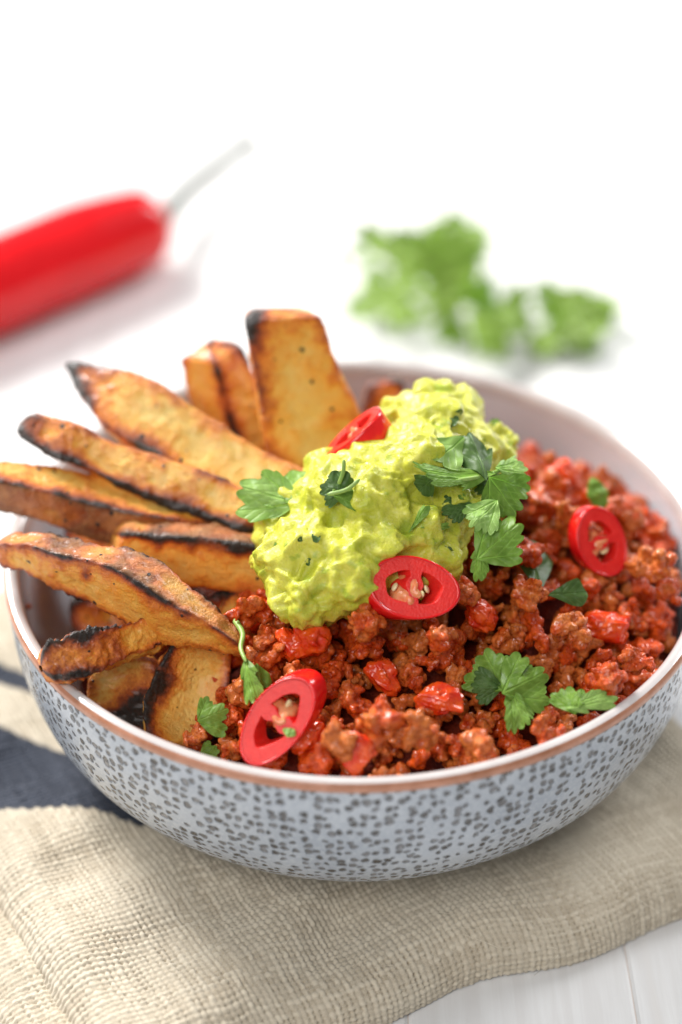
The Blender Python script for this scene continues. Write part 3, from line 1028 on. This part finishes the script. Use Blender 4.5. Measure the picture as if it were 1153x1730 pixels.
tomato('glossy red tomato chunk just below the guacamole, larger of the pair', 528, 1085, 0.083, (0.0095, 0.008, 0.011), 1)
tomato('orange red tomato chunk below the guacamole, smaller left one of the pair', 488, 1090, 0.081, (0.006, 0.006, 0.010), 2)
tomato('translucent orange tomato sliver standing at the front rim', 600, 1275, 0.077, (0.008, 0.004, 0.011), 3)
tomato('bright red tomato piece in the mince above the folded coriander leaf', 1035, 1060, 0.082, (0.012, 0.008, 0.010), 4)
tomato('deep red tomato piece in the mince right of the middle chilli slice', 812, 1040, 0.087, (0.009, 0.007, 0.008), 5)
tomato('wet red tomato piece in the middle of the mince', 650, 1145, 0.084, (0.009, 0.007, 0.008), 6)
tomato('red tomato piece at the top of the mince near the back wall', 955, 800, 0.086, (0.008, 0.007, 0.010), 7)
tomato('soft red tomato piece left of the lobed coriander leaf', 745, 1185, 0.080, (0.010, 0.008, 0.007), 8)

# ------------------------------------------------------------------ guacamole
guac = tag(empty('guacamole', at(650, 900, 0.086)), 'lumpy yellow green guacamole mound heaped in the middle of the bowl', 'guacamole')
GO = np.array(guac.location)
gb = []
for px, py, z, r, fz in [(470, 890, .092, .0085, .8), (495, 945, .092, .0125, .85), (545, 930, .095, .0150, .8), (520, 1000, .089, .0120, .8),
                         (590, 960, .094, .0140, .8), (585, 1005, .088, .0085, .8), (535, 1025, .084, .0080, .7), (540, 850, .100, .0120, .9),
                         (590, 840, .104, .0135, .9), (560, 810, .103, .0095, .9), (640, 850, .104, .0140, .9), (630, 920, .097, .0140, .9),
                         (700, 910, .097, .0125, .9), (735, 920, .094, .0105, .9), (690, 960, .093, .0100, .9), (752, 945, .093, .0072, .9), (700, 790, .108, .0150, .9),
                         (650, 800, .107, .0120, .9), (740, 740, .109, .0140, .9), (770, 690, .110, .0075, 1.0), (745, 685, .110, .0090, 1.0), (690, 705, .108, .0085, 0.8),
                         (785, 770, .104, .0120, .9), (845, 748, .102, .0060, 1.2), (838, 780, .100, .0065, 1.2), (800, 830, .098, .0110, .9),
                         (760, 850, .100, .0120, .9), (720, 860, .101, .0100, .9), (640, 900, .085, .0220, .5), (740, 830, .085, .0220, .5), (560, 930, .083, .0180, .5), (700, 760, .092, .0200, .6)]:
    gb.append((at(px, py, z) - GO, np.array([r, r, r * fz]), None))
g_me = blob_union('guacamole_mound', gb, 0.00062, 2)
co, no = get_co(g_me), get_no(g_me)
wr = np.stack([fbm(co, 160, 31 + k, 2) for k in range(3)], 1) * 0.004
w1 = worley(co + wr, 150, 3)
w2 = worley(co + wr * 0.6, 330, 8)
msk = sstep(0.0, 0.45, fbm(co, 75, 61, 2))
d = 0.0030 * (0.48 - np.clip(worley(co + wr * 2.0, 80, 3), 0, 1)) + msk * (0.0013 * (0.48 - np.clip(w1, 0, 1)) + 0.0006 * (0.48 - np.clip(w2, 0, 1)))
d = d + 0.0030 * fbm(co + wr, 115, 5, 3, 0.42) + 0.0003 * (0.3 + msk) * fbm(co, 600, 9, 3)
ridge = 1 - np.abs(fbm(co + wr, 120, 17, 2)) * 2.2
d = d + 0.0014 * np.clip(ridge, 0, 1)
set_co(g_me, co + no * (d - 0.0018)[:, None])
tone = np.clip(sstep(0.25, 0.75, fbm(co, 190, 40, 3)) + 0.9 * sstep(0.42, 0.62, fbm(co, 420, 44, 2)), 0, 1) * 0.7
ca = g_me.color_attributes.new('tone', 'FLOAT_COLOR', 'POINT')
ca.data.foreach_set('color', np.stack([tone, tone, tone, np.ones_like(tone)], 1).astype(np.float32).ravel())
link('mound', g_me, M['guac'], guac)

from mathutils.bvhtree import BVHTree
g_bvh = BVHTree.FromPolygons([tuple(v) for v in (get_co(g_me) + GO)], [tuple(p.vertices) for p in g_me.polygons])


def on_guac(px, py, lift=0.0):
    o = Vector(CAM)
    d = (Vector(at(px, py, 0.09)) - o).normalized()
    h = g_bvh.ray_cast(o, d)
    if h[0] is None:
        return None, None
    return np.array(h[0]) + np.array(h[1]) * lift, np.array(h[1])


# ------------------------------------------------------------------ coriander


def leaf_mesh(name, seed, lobes=3, spread=62, teeth=3.0, cup=0.15, fold=0.25, curl=0.2, wave=0.11, depth=0.35, nr=22, nt=97, thick=0.00022, L=1.0):
    """Fan-shaped toothed leaflet, base at origin, tip along +Y, unit length; scaled by L."""
    g = np.random.default_rng(seed)
    th = np.linspace(-1, 1, nt)
    half = math.radians(spread + 28)
    ang = th * half
    cen = np.linspace(-1, 1, lobes) * (spread / (spread + 28.0)) if lobes > 1 else np.array([0.0])
    amp = 1 - 0.16 * np.abs(cen) + 0.08 * g.normal(size=len(cen)) * (np.abs(cen) > 0)
    wid = 0.95 / max(lobes, 1)
    rl = np.zeros_like(th)
    for c, a in zip(cen, amp):
        q = np.clip(1 - ((th - c) / (wid * 1.15)) ** 2, 0, 1) ** 0.5
        rl = np.maximum(rl, a * (1 - depth + depth * q) * (q > 0))
    env = np.clip((1 - np.abs(th)) / 0.16, 0.0, 1) ** 0.5
    rl = np.maximum(rl, 0.5)
    rl = rl * (0.25 + 0.75 * env)
    ph = g.uniform(0, 6)
    tooth = np.abs(np.sin((th * lobes * teeth + ph * 0.1) * np.pi / 2 + 0.3 * np.sin(th * 5 + ph)))
    rl = rl * (1 - 0.13 * (1 - tooth ** 0.7) * env)
    s = np.linspace(0.0, 1, nr)[:, None]
    R = s * rl[None]
    X = R * np.sin(ang)[None]
    Yv = R * np.cos(ang)[None]
    vein = np.zeros_like(R)
    for c in cen:
        da = np.abs(ang[None] - c * half) * R
        vein = np.maximum(vein, np.exp(-(da / (0.016 * (1.3 - s))) ** 2))
        for sd in (-1, 1):
            for q in (0.35, 0.55, 0.75):
                lx = np.abs((ang[None] - c * half)) * R - (R - q * 0.9) * 0.75
                vein = np.maximum(vein, 0.55 * np.exp(-(lx / 0.012) ** 2) * (R > q * 0.9) * (np.abs(ang[None] - c * half) < 0.45))
    Z = -fold * np.abs(X) + cup * (X ** 2 + Yv ** 2) - curl * Yv ** 2
    P = np.stack([X, Yv, Z], -1).reshape(-1, 3)
    P[:, 2] += wave * fbm(P + seed * 3.3, 2.6, seed, 2) + 0.35 * wave * np.sin(P[:, 0] * 14 + seed) * np.hypot(P[:, 0], P[:, 1])
    P[:, 2] -= 0.02 * vein.ravel()
    P *= L
    n = len(P)
    V = np.concatenate([P, P - np.array([0, 0, thick])])
    f = grid_faces(nr, nt)
    top = f[:, ::-1]
    e = np.arange(nt - 1) + (nr - 1) * nt
    rim = np.stack([e, e + 1, e + 1 + n, e + n], 1)
    e0 = np.arange(nr - 1) * nt
    s0 = np.stack([e0, e0 + nt, e0 + nt + n, e0 + n], 1)
    e1 = e0 + nt - 1
    s1 = np.stack([e1 + nt, e1, e1 + n, e1 + nt + n], 1)
    F_ = np.concatenate([top, f + n, rim[:, ::-1], s0[:, ::-1], s1[:, ::-1]])
    vc = np.concatenate([vein.ravel(), vein.ravel() * 0.6])
    col = np.stack([vc, vc, vc, np.ones_like(vc)], 1)
    return mesh_np(name, V, F_, cols={'vein': col})


def leaf(base, tip, n_hint, seed, mat, parent=None, name='leaf', **kw):
    base, tip = np.array(base, float), np.array(tip, float)
    L = np.linalg.norm(tip - base)
    me = leaf_mesh(name, seed, L=L, **kw)
    o = link(name, me, M[mat])
    mw = frame_matrix(base, tip - base, n_hint)
    if parent is not None:
        o.parent = parent
        o.matrix_basis = Matrix.Translation(-parent.location) @ mw
    else:
        o.matrix_world = mw
    return o


def tube(name, pts, r0, r1, mat, parent=None, nseg=8, sub=6):
    pts = np.array(pts, float)
    # Catmull-Rom through the points
    P_ = np.concatenate([[2 * pts[0] - pts[1]], pts, [2 * pts[-1] - pts[-2]]])
    c = []
    for i in range(1, len(P_) - 2):
        for t in np.linspace(0, 1, sub, endpoint=False):
            a, b, d, e = P_[i - 1], P_[i], P_[i + 1], P_[i + 2]
            c.append(0.5 * (2 * b + (d - a) * t + (2 * a - 5 * b + 4 * d - e) * t * t + (3 * b - a - 3 * d + e) * t ** 3))
    c.append(pts[-1])
    c = np.array(c)
    tg = np.gradient(c, axis=0)
    tg /= np.linalg.norm(tg, axis=1)[:, None]
    ref = np.array([0.13, 0.21, 0.97])
    s1 = np.cross(tg, ref)
    s1 /= np.linalg.norm(s1, axis=1)[:, None]
    s2 = np.cross(tg, s1)
    r = np.linspace(r0, r1, len(c)) if np.isscalar(r0) else np.interp(np.linspace(0, 1, len(c)), np.linspace(0, 1, len(r0)), r0)
    r = r.copy()
    r[0] *= 0.3
    r[-1] *= 0.3
    q = np.linspace(0, 2 * np.pi, nseg, endpoint=False)
    v = c[:, None] + r[:, None, None] * (np.cos(q)[None, :, None] * s1[:, None] + np.sin(q)[None, :, None] * s2[:, None])
    org = np.array(parent.location) if parent is not None else np.zeros(3)
    me = mesh_np(name, v.reshape(-1, 3) - org, grid_faces(len(c), nseg, True))
    return link(name, me, M[mat], parent)


# sprig on the guacamole
sp = tag(empty('coriander_sprig', at(835, 805, 0.106)), 'green coriander sprig with several leaves lying on the right of the guacamole', 'coriander', 'coriander on the food')
J = at(838, 800, 0.110)
tube('stem', [at(700, 815, 0.112), at(770, 812, 0.114), at(838, 798, 0.112), at(872, 770, 0.110)], 0.0007, 0.0006, 'stem', sp)
tube('stem', [at(838, 800, 0.111), at(846, 840, 0.108), at(825, 885, 0.104), at(812, 930, 0.100)], 0.0006, 0.0005, 'stem', sp)
leaf(at(786, 738, 0.118), at(733, 783, 0.116), C_ + np.array([-.2, 0, .1]), 1, 'leaf_pale', sp, lobes=1, spread=10, teeth=2, fold=0.1, curl=0.1)
leaf(at(822, 812, 0.113), at(790, 728, 0.118), C_ + np.array([.3, 0, 0]), 2, 'leaf_dark', sp, lobes=1, spread=4, teeth=3, fold=0.35, curl=0.2)
leaf(at(838, 800, 0.113), at(706, 812, 0.116), C_ + np.array([0, 0.1, .7]), 3, 'leaf', sp, lobes=3, spread=-4, teeth=3, fold=0.35, curl=-0.1)
leaf(at(732, 808, 0.116), at(704, 832, 0.110), C_, 4, 'leaf_dark', sp, lobes=1, spread=14, teeth=3)
leaf(at(836, 792, 0.113), at(892, 788, 0.111), C_ + np.array([0, 0.3, .5]), 5, 'leaf_pale', sp, lobes=3, spread=14, teeth=2, depth=.25)
leaf(at(828, 806, 0.114), at(878, 872, 0.104), C_ + np.array([.35, 0, 0]), 6, 'leaf', sp, lobes=3, spread=36, teeth=3, fold=0.2, curl=0.25)
leaf(at(842, 842, 0.112), at(796, 893, 0.108), C_ + np.array([-.2, 0, .3]), 7, 'leaf_pale', sp, lobes=3, spread=22, teeth=3, fold=0.15)
leaf(at(806, 945, 0.100), at(880, 880, 0.109), C_ + np.array([0, -0.2, .5]), 8, 'leaf', sp, lobes=3, spread=34, teeth=3, fold=0.25, curl=0.2)
leaf(at(815, 915, 0.103), at(806, 985, 0.094), C_ + np.array([-.3, 0, .1]), 9, 'leaf', sp, lobes=3, spread=8, teeth=2, fold=0.3)
leaf(at(800, 850, 0.107), at(745, 862, 0.107), C_ + UPV * 0.5, 10, 'leaf_dark', sp, lobes=3, spread=24, teeth=3)
leaf(at(850, 800, 0.111), at(818, 845, 0.106), C_ + np.array([-.5, 0, .1]), 11, 'leaf_dark', sp, lobes=3, spread=24, teeth=3)


def single(label, base, tip, nh, seed, mat, group='coriander on the food', **kw):
    o = leaf(base, tip, nh, seed, mat, None, 'coriander_leaf', **kw)
    return tag(o, label, 'coriander', group)


pl = tag(empty('coriander_leaf', at(470, 830, 0.100)), 'pale flat coriander leaf tucked between the potato wedges and the guacamole', 'coriander', 'coriander on the food')
leaf(at(505, 850, 0.104), at(402, 822, 0.104), C_ + UPV * 0.2, 21, 'leaf_pale', pl, lobes=3, spread=22, teeth=2, fold=0.05, curl=0.1)
leaf(at(500, 852, 0.103), at(470, 800, 0.106), C_ + UPV * 0.2, 22, 'leaf_pale', pl, lobes=1, spread=40, teeth=2, fold=0.1)
leaf(at(512, 838, 0.102), at(478, 868, 0.100), C_, 23, 'leaf', pl, lobes=1, spread=40, teeth=2)

p, n = on_guac(580, 835, 0.0012)
cp = tag(empty('chopped_coriander', p), 'small curled knot of chopped coriander on the left of the guacamole', 'coriander', 'coriander on the food')
leaf(p + np.array([.001, 0, .001]), p + np.array([-.006, .001, .002]), C_ + np.array([.3, 0, .4]), 31, 'leaf_dark', cp, lobes=3, spread=40, teeth=3, fold=.5, curl=.5)
leaf(p + np.array([-.003, -.001, .0005]), p + np.array([.0055, .0012, .003]), C_ + np.array([0, .5, .4]), 32, 'leaf', cp, lobes=3, spread=35, teeth=3, fold=.5, curl=.6)
leaf(p + np.array([-.001, 0, .0015]), p + np.array([.0, .003, .0055]), C_, 33, 'leaf_dark', cp, lobes=1, spread=35, teeth=3, fold=.4)
tube('stem', [p + np.array([-.004, -.002, .001]), p + np.array([.001, -.0015, .0022]), p + np.array([.0045, .001, .0038])], 0.0006, 0.0005, 'stem', cp)
tube('stem', [p + np.array([-.001, .001, .002]), p + np.array([.0002, .002, .0055]), p + np.array([.0004, .003, .0085])], 0.0006, 0.0005, 'stem', cp)

for i, (q0, q1, lab) in enumerate([((688, 902), (728, 860), 'bright green coriander strip stuck on the guacamole front lobe'),
                                   ((712, 893), (752, 888), 'thin green herb sliver on the guacamole right of the bright strip')]):
    a, na = on_guac(*q0, 0.0008)
    b, nb = on_guac(*q1, 0.0008)
    single(lab, a, b, na + nb, 40 + i, 'leaf', lobes=1, spread=-15 - 4 * i, teeth=2, fold=.15, curl=.0)
g2 = np.random.default_rng(77)
for i in range(26):
    px, py = g2.uniform(450, 840), g2.uniform(690, 1030)
    h, n = on_guac(px, py, 0.0001)
    if h is None:
        continue
    d = np.cross(n, g2.normal(size=3))
    d /= np.linalg.norm(d)
    leaf(h - d * 0.0007, h + d * g2.uniform(0.0006, 0.0024), n, 300 + i, 'leaf_dark' if i % 3 else 'leaf', guac, 'herb_fleck', lobes=1, spread=30, teeth=2, nr=5, nt=17)

lb = tag(empty('coriander_leaf', at(855, 1150, 0.086)), 'lobed coriander leaf on the mince right of centre, the largest on the mince', 'coriander', 'coriander on the food')
leaf(at(850, 1165, 0.0855), at(815, 1098, 0.0880), C_ + UPV * .4, 51, 'leaf', lb, lobes=3, spread=46, teeth=3, fold=.15, curl=.1)
leaf(at(848, 1172, 0.0855), at(930, 1130, 0.0875), C_ + UPV * .5, 52, 'leaf', lb, lobes=3, spread=34, teeth=3, fold=.3, curl=.25)
leaf(at(850, 1160, 0.0855), at(795, 1160, 0.0865), C_ + UPV * .1, 53, 'leaf_dark', lb, lobes=3, spread=30, teeth=3, fold=.2, curl=.3)
leaf(at(862, 1160, 0.0858), at(890, 1230, 0.0815), C_ + np.array([.2, 0, .1]), 54, 'leaf', lb, lobes=3, spread=14, teeth=3, fold=.35, curl=.2)
l2 = tag(empty('coriander_leaf', at(985, 1190, 0.083)), 'folded coriander leaf resting on the mince at the front right rim', 'coriander', 'coriander on the food')
leaf(at(972, 1206, 0.0825), at(956, 1154, 0.0855), C_ + UPV * .4, 55, 'leaf', l2, lobes=3, spread=30, teeth=2, fold=.1, curl=.3)
leaf(at(954, 1196, 0.0835), at(1036, 1172, 0.0850), C_ + UPV * .6, 56, 'leaf_pale', l2, lobes=3, spread=6, teeth=2, fold=.25, curl=.2)
l3 = tag(empty('coriander_leaf', at(425, 1145, 0.084)), 'torn coriander strip with a thin stalk hanging above the front chilli slice', 'coriander', 'coriander on the food')
leaf(at(412, 1108, 0.0860), at(432, 1182, 0.0805), C_ + np.array([-.2, 0, 0]), 57, 'leaf', l3, lobes=3, spread=4, teeth=3, fold=.2, curl=.1, depth=.1)
leaf(at(436, 1120, 0.0840), at(440, 1165, 0.0800), C_ + np.array([.8, 0, 0]), 58, 'leaf', l3, lobes=1, spread=30, teeth=3, fold=.2)
tube('stem', [at(396, 1045, 0.0850), at(410, 1070, 0.0860), at(407, 1095, 0.0858), at(416, 1118, 0.0855)], 0.0009, 0.0005, 'stem', l3)
single('small ragged coriander leaf by the hollow potato wedge', at(334, 1218, 0.070), at(386, 1196, 0.072), C_ + UPV * .3, 60, 'leaf', lobes=3, spread=45, teeth=3, depth=.5)
single('tiny coriander piece at the rim left of the front chilli slice', at(338, 1276, 0.071), at(372, 1266, 0.072), C_ + UPV * .3, 61, 'leaf', lobes=3, spread=40, teeth=2)
single('dark green leaf standing among the mince behind the sprig', at(915, 1000, 0.083), at(895, 885, 0.088), C_ + np.array([.5, 0, .1]), 62, 'leaf_dark', lobes=1, spread=0, teeth=0.2, fold=.2, curl=.35)
single('dark green leaf lying flat in the mince left of the right chilli slice', at(925, 1005, 0.085), at(994, 998, 0.085), C_ + UPV * .5, 63, 'leaf_dark', lobes=1, spread=0, teeth=0.2, fold=.1)
single('small blurred green herb piece on the mince near the back right wall', at(992, 838, 0.088), at(1030, 828, 0.088), C_ + UPV * .2, 64, 'leaf', lobes=1, spread=36, teeth=1)

# ------------------------------------------------------------------ chilli slices


def curve_mesh(loops, extrude, bevel, res=4):
    cu = bpy.data.curves.new('c', 'CURVE')
    cu.dimensions = '2D'
    cu.fill_mode = 'BOTH'
    cu.extrude = extrude
    cu.bevel_depth = bevel
    cu.bevel_resolution = res
    for lp in loops:
        s = cu.splines.new('POLY')
        s.points.add(len(lp) - 1)
        for q, (x, y) in zip(s.points, lp):
            q.co = (x, y, 0, 1)
        s.use_cyclic_u = True
    o = bpy.data.objects.new('tmp', cu)
    COL.objects.link(o)
    dg = bpy.context.evaluated_depsgraph_get()
    me = bpy.data.meshes.new_from_object(o.evaluated_get(dg))
    bpy.data.objects.remove(o)
    bpy.data.curves.remove(cu)
    me.polygons.foreach_set('use_smooth', np.ones(len(me.polygons), bool))
    return me


def chilli_slice(label, centre, normal, long_axis, a, b, h, shear, seed, seeds=2, hole=(0.56, 0.66)):
    """Oblique ring of chilli: a, b half axes, h thickness, sheared along the long axis."""
    g = np.random.default_rng(seed)
    root = tag(empty('chilli_slice'), label, 'chilli slice', 'sliced red chilli on the food')
    root.matrix_world = frame_matrix(centre, long_axis, normal)   # local Y long, Z normal
    q = np.linspace(0, 2 * np.pi, 96, endpoint=False)
    lump = 1 + 0.025 * np.sin(2 * q + g.uniform(0, 6)) + 0.02 * np.sin(3 * q + g.uniform(0, 6))
    out = np.stack([b * np.cos(q) * lump, a * np.sin(q) * lump], 1)
    inx, iny = b * hole[0], a * hole[1]
    # two seed chambers either side of a slanting septum
    holes = []
    for sgn, cut in ((1, 0.14), (-1, 0.11)):
        f0 = math.asin(min(0.9, cut * a / iny))
        ph = np.linspace(f0, math.pi - f0, 40)
        arc_ = [(inx * math.cos(x) * (1 + 0.06 * math.sin(4 * x + seed)), sgn * iny * math.sin(x) * (1 + 0.04 * math.sin(5 * x + seed))) for x in ph]
        x1, x0 = arc_[-1][0], arc_[0][0]
        y1, y0 = arc_[-1][1], arc_[0][1]
        ln_ = [(x1 + (x0 - x1) * q_, y1 + (y0 - y1) * q_ + sgn * 0.06 * a * math.sin(q_ * math.pi) * math.sin(q_ * 9 + seed)) for q_ in np.linspace(0.08, 0.92, 14)]
        holes.append(arc_ + ln_)
    bev = 0.00022
    fl_out = out * (1 - 0.055)
    me = curve_mesh([fl_out.tolist()] + holes, h / 2 - bev, bev)
    me.name = 'flesh'

    def shear_fix(m, bump=0.0):
        c = get_co(m)
        if bump:
            c = c + get_no(m) * (bump * fbm(c + seed, 500, seed, 2))[:, None]
        c[:, 1] += shear * c[:, 2]
        set_co(m, c)
    shear_fix(me)
    link('flesh', me, M['flesh'], root)
    # skin band
    nz = 9
    zz = np.linspace(-h / 2 - 0.00005, h / 2 + 0.00005, nz)
    bul = 1.0 + 0.015 * (1 - (zz / (h / 2)) ** 2)
    rings = []
    for z, k in zip(zz, bul):
        rings.append(np.concatenate([out * k, np.full((96, 1), z)], 1))
    for z in zz[::-1]:
        rings.append(np.concatenate([out * 0.935, np.full((96, 1), z)], 1))
    rings.append(rings[0])
    v = np.concatenate(rings)
    sk = mesh_np('skin', v, grid_faces(len(rings), 96, True)[:, ::-1])
    shear_fix(sk)
    link('skin', sk, M['skin'], root)
    # pale pith in the middle
    bl = []
    for i in range(7):
        bl.append(((g.uniform(-0.75, 0.75) * inx, g.uniform(-0.20, 0.20) * a, g.uniform(-0.25, 0.15) * h), np.array([0.15 * a, 0.14 * a, 0.36 * h]) * g.uniform(0.8, 1.2), None))
    bl.append(((0, 0, 0.0), np.array([1.02 * inx, 0.15 * a, 0.60 * h]), None))
    bl.append(((0.3 * inx, 0.05 * a, 0.02 * h), np.array([0.5 * inx, 0.22 * a, 0.57 * h]), None))
    pm = blob_union('pith', bl, 0.0003, 3)
    shear_fix(pm, 0.0004)
    link('pith', pm, M['pith'], root)
    for i in range(seeds):
        sgn = 1 if i % 2 == 0 else -1
        v0, f0 = ico(3)
        v = v0 * np.array([0.00115, 0.0014, 0.00055])
        v[:, 0] *= 1 - 0.25 * (v0[:, 1] > 0) * v0[:, 1]
        sm = mesh_np('seed', v, f0)
        so = link('seed', sm, M['seed'], root)
        m = Matrix(rand_rot(g).tolist()).to_4x4()
        m.translation = Vector((g.uniform(-0.25, 0.4) * inx, sgn * (0.28 + 0.12 * g.random()) * a + shear * 0.2 * h, h * g.uniform(0.12, 0.30)))
        so.matrix_basis = m
    return root


def img_axis(dx, dy):
    """Unit vector in the picture plane (dx right, dy down)."""
    v = np.array([1.0, 0, 0]) * dx - CAM_UP * dy
    return v / np.linalg.norm(v)


def facing(rx, ry):
    """Normal that faces the viewer, leaning rx to the right and ry upwards."""
    v = TO_CAM + np.array([1.0, 0, 0]) * rx + CAM_UP * ry
    return v / np.linalg.norm(v)


chilli_slice('red chilli slice propped against the guacamole front, in the middle of the bowl', at(686, 994, 0.0955), facing(0.22, 0.20), img_axis(1, 0.14),
             0.0115, 0.0082, 0.0052, 0.75, 4, seeds=3)
fs = chilli_slice('red chilli slice with one pale seed leaning at the front left of the mince', at(478, 1210, 0.0825), facing(-0.25, 0.10), img_axis(0.62, -0.78),
                  0.0125, 0.0073, 0.0050, -0.6, 7, seeds=1)
chilli_slice('blurred red chilli slice standing on the mince by the right inner wall', at(1010, 914, 0.0905), facing(0.18, 0.45), img_axis(0.35, 0.95),
             0.0096, 0.0074, 0.0050, 0.2, 9, seeds=1)
chilli_slice('red chilli slice seen edge on behind the guacamole left shoulder', at(610, 745, 0.1120), img_axis(-0.60, -0.75) + TO_CAM * 0.28, img_axis(0.75, -0.66),
             0.0098, 0.0078, 0.0075, 0.1, 12, seeds=0)
tomato('deep red tomato piece tucked under the lower right of the front left chilli slice', 522, 1248, 0.0760, (0.009, 0.008, 0.008), 9)
single('tiny coriander fleck stuck on the front left chilli slice', at(485, 1245, 0.0868), at(493, 1228, 0.0880), facing(-.25, .1), 66, 'leaf_pale', lobes=1, spread=34, teeth=2)

# crumb on the inner wall
c_me = make_clump(900, 4, 0.0010, 0.002, 0.00025)
co_ = link('potato_crumb', c_me)
co_.location = at(50, 1024, 0.0715)
tag(co_, 'tiny orange potato crumb stuck on the left inner wall of the bowl', 'crumb')

# ------------------------------------------------------------------ background chilli
ch = tag(empty('red_chilli', at(135, 450, 0.0)), 'whole red chilli with pale stalk lying on the white table behind', 'chilli')
e0, e1 = at(270, 374, 0.0190), at(-270, 596, 0.0200)
cs_ = [e0 + (e1 - e0) * t + np.array([0.010, 0.022, 0]) * w_ for t, w_ in ((0.0, 0), (0.03, .05), (0.08, .12), (0.3, .35), (0.6, .2), (0.85, -.5), (1.0, -1.0))]
tube('body', cs_, (0.009, 0.0148, 0.0180, 0.0206, 0.0200, 0.013, 0.003), 0, 'chilli_body', ch, 48, 8)
tube('calyx', [e0 + (e1 - e0) * t for t in (0.025, 0.008, -0.012, -0.03)], (0.0140, 0.0102, 0.007, 0.004), 0, 'calyx', ch, 32, 6)
tube('stalk', [e0 - (e1 - e0) * 0.015, at(320, 318, 0.016), at(385, 268, 0.015), at(436, 232, 0.014)], (0.0046, 0.0036, 0.0035, 0.0042), 0, 'stalk', ch, 20, 8)

# ------------------------------------------------------------------ background coriander
def bunch(label, origin, stems, seed):
    root = tag(empty('coriander_bunch', at(*origin)), label, 'coriander', 'coriander on the table behind')
    g = np.random.default_rng(seed)
    for pts, lv in stems:
        P_ = [at(*p) for p in pts]
        tube('stem', P_, 0.0010, 0.0007, 'stem', root)
        lv = lv + [(px + g.normal() * 28, py + g.normal() * 22, z + 0.004, a_ + g.normal() * 1.2, sz * g.uniform(.6, 1)) for px, py, z, a_, sz in lv if g.random() < 0.9]
        for px, py, z, ang, size in lv:
            b = at(px, py, z)
            d = img_axis(math.cos(ang), -math.sin(ang)) + np.array([0, 0, 0.10])
            d[2] = max(d[2], -0.2)
            d /= np.linalg.norm(d)
            leaf(b, b + d * size * 0.78, UPV + 0.7 * C_ + 0.6 * g.normal(size=3), int(g.integers(9999)), 'leaf_far', root, lobes=3, spread=62, teeth=3, fold=.2, curl=.3, nr=12, nt=49)
    return root


bunch('loose coriander sprig with many leaves lying on the white table behind the bowl', (730, 500, 0.0),
      [([(880, 560, .004), (800, 520, .006), (700, 480, .008), (590, 430, .006)],
        [(620, 440, .010, 2.7, .012), (640, 430, .012, 0.8, .014), (690, 425, .016, 2.0, .016), (660, 480, .014, 3.6, .020), (700, 470, .02, 1.2, .022),
         (740, 430, .02, 1.9, .020), (780, 420, .018, 0.7, .020), (800, 410, .014, 1.5, .012), (740, 480, .022, 0.2, .022), (700, 510, .016, 4.2, .020), (650, 510, .010, 3.9, .016)]),
       ([(880, 560, .004), (820, 550, .008), (760, 530, .010)],
        [(780, 540, .012, 4.2, .018), (820, 560, .012, 5.0, .018), (800, 520, .016, 0.8, .020), (840, 520, .014, 5.6, .020), (770, 500, .018, 3.0, .020), (860, 550, .010, 5.9, .014)])], 5)
bunch('smaller coriander sprig with pointed leaves right of the loose sprig behind', (960, 550, 0.0),
      [([(880, 540, .004), (930, 535, .007), (1000, 530, .006), (1040, 520, .004)],
        [(930, 510, .010, 1.6, .014), (970, 520, .012, 1.2, .014), (1000, 530, .010, 0.3, .015), (1010, 520, .008, 0.6, .012), (940, 550, .010, 4.4, .020), (970, 560, .008, 5.2, .018), (930, 570, .006, 4.0, .014), (950, 535, .012, 0.2, .022), (985, 540, .012, 3.4, .022)])], 11)

# ------------------------------------------------------------------ let the toppings sink onto what lies under them


def settle(t, share, cap=0.026):
    bpy.context.view_layer.update()
    dg = bpy.context.evaluated_depsgraph_get()
    own = [t] + list(t.children)
    names = {o.name for o in own}
    pts = []
    for o in own:
        if o.type == 'MESH':
            c = get_co(o.data)
            pts.append((np.c_[c, np.ones(len(c))] @ np.array(o.matrix_world).T)[:, :3])
    P_ = np.concatenate(pts)
    P_ = P_[np.random.default_rng(1).choice(len(P_), 240)]
    gaps = []
    for p in P_:
        o0 = Vector(p)
        d = (Vector(p) - Vector(CAM)).normalized()
        for _ in range(8):
            h = scene.ray_cast(dg, o0 + d * 1e-4, d)
            if not h[0]:
                break
            if h[4].name in names:
                o0 = h[1]
                continue
            gaps.append((h[1] - Vector(p)).length)
            break
    if not gaps:
        return
    g = min(float(np.quantile(gaps, share)), cap) - (0.0008 if t['category'] == 'coriander' else 0.0)
    c = P_.mean(0)
    d = (c - CAM) / np.linalg.norm(c - CAM)
    t.location = t.location + Vector(d * g)


tops = [o for o in bpy.data.objects if o.parent is None and o.get('category') in ('tomato', 'chilli slice', 'coriander', 'crumb') and 'behind' != o.get('group', '')[-6:]]
for cat, share in (('tomato', 0.18), ('chilli slice', 0.05), ('coriander', 0.004), ('crumb', 0.3)):
    for o in [x for x in tops if x['category'] == cat]:
        settle(o, share)
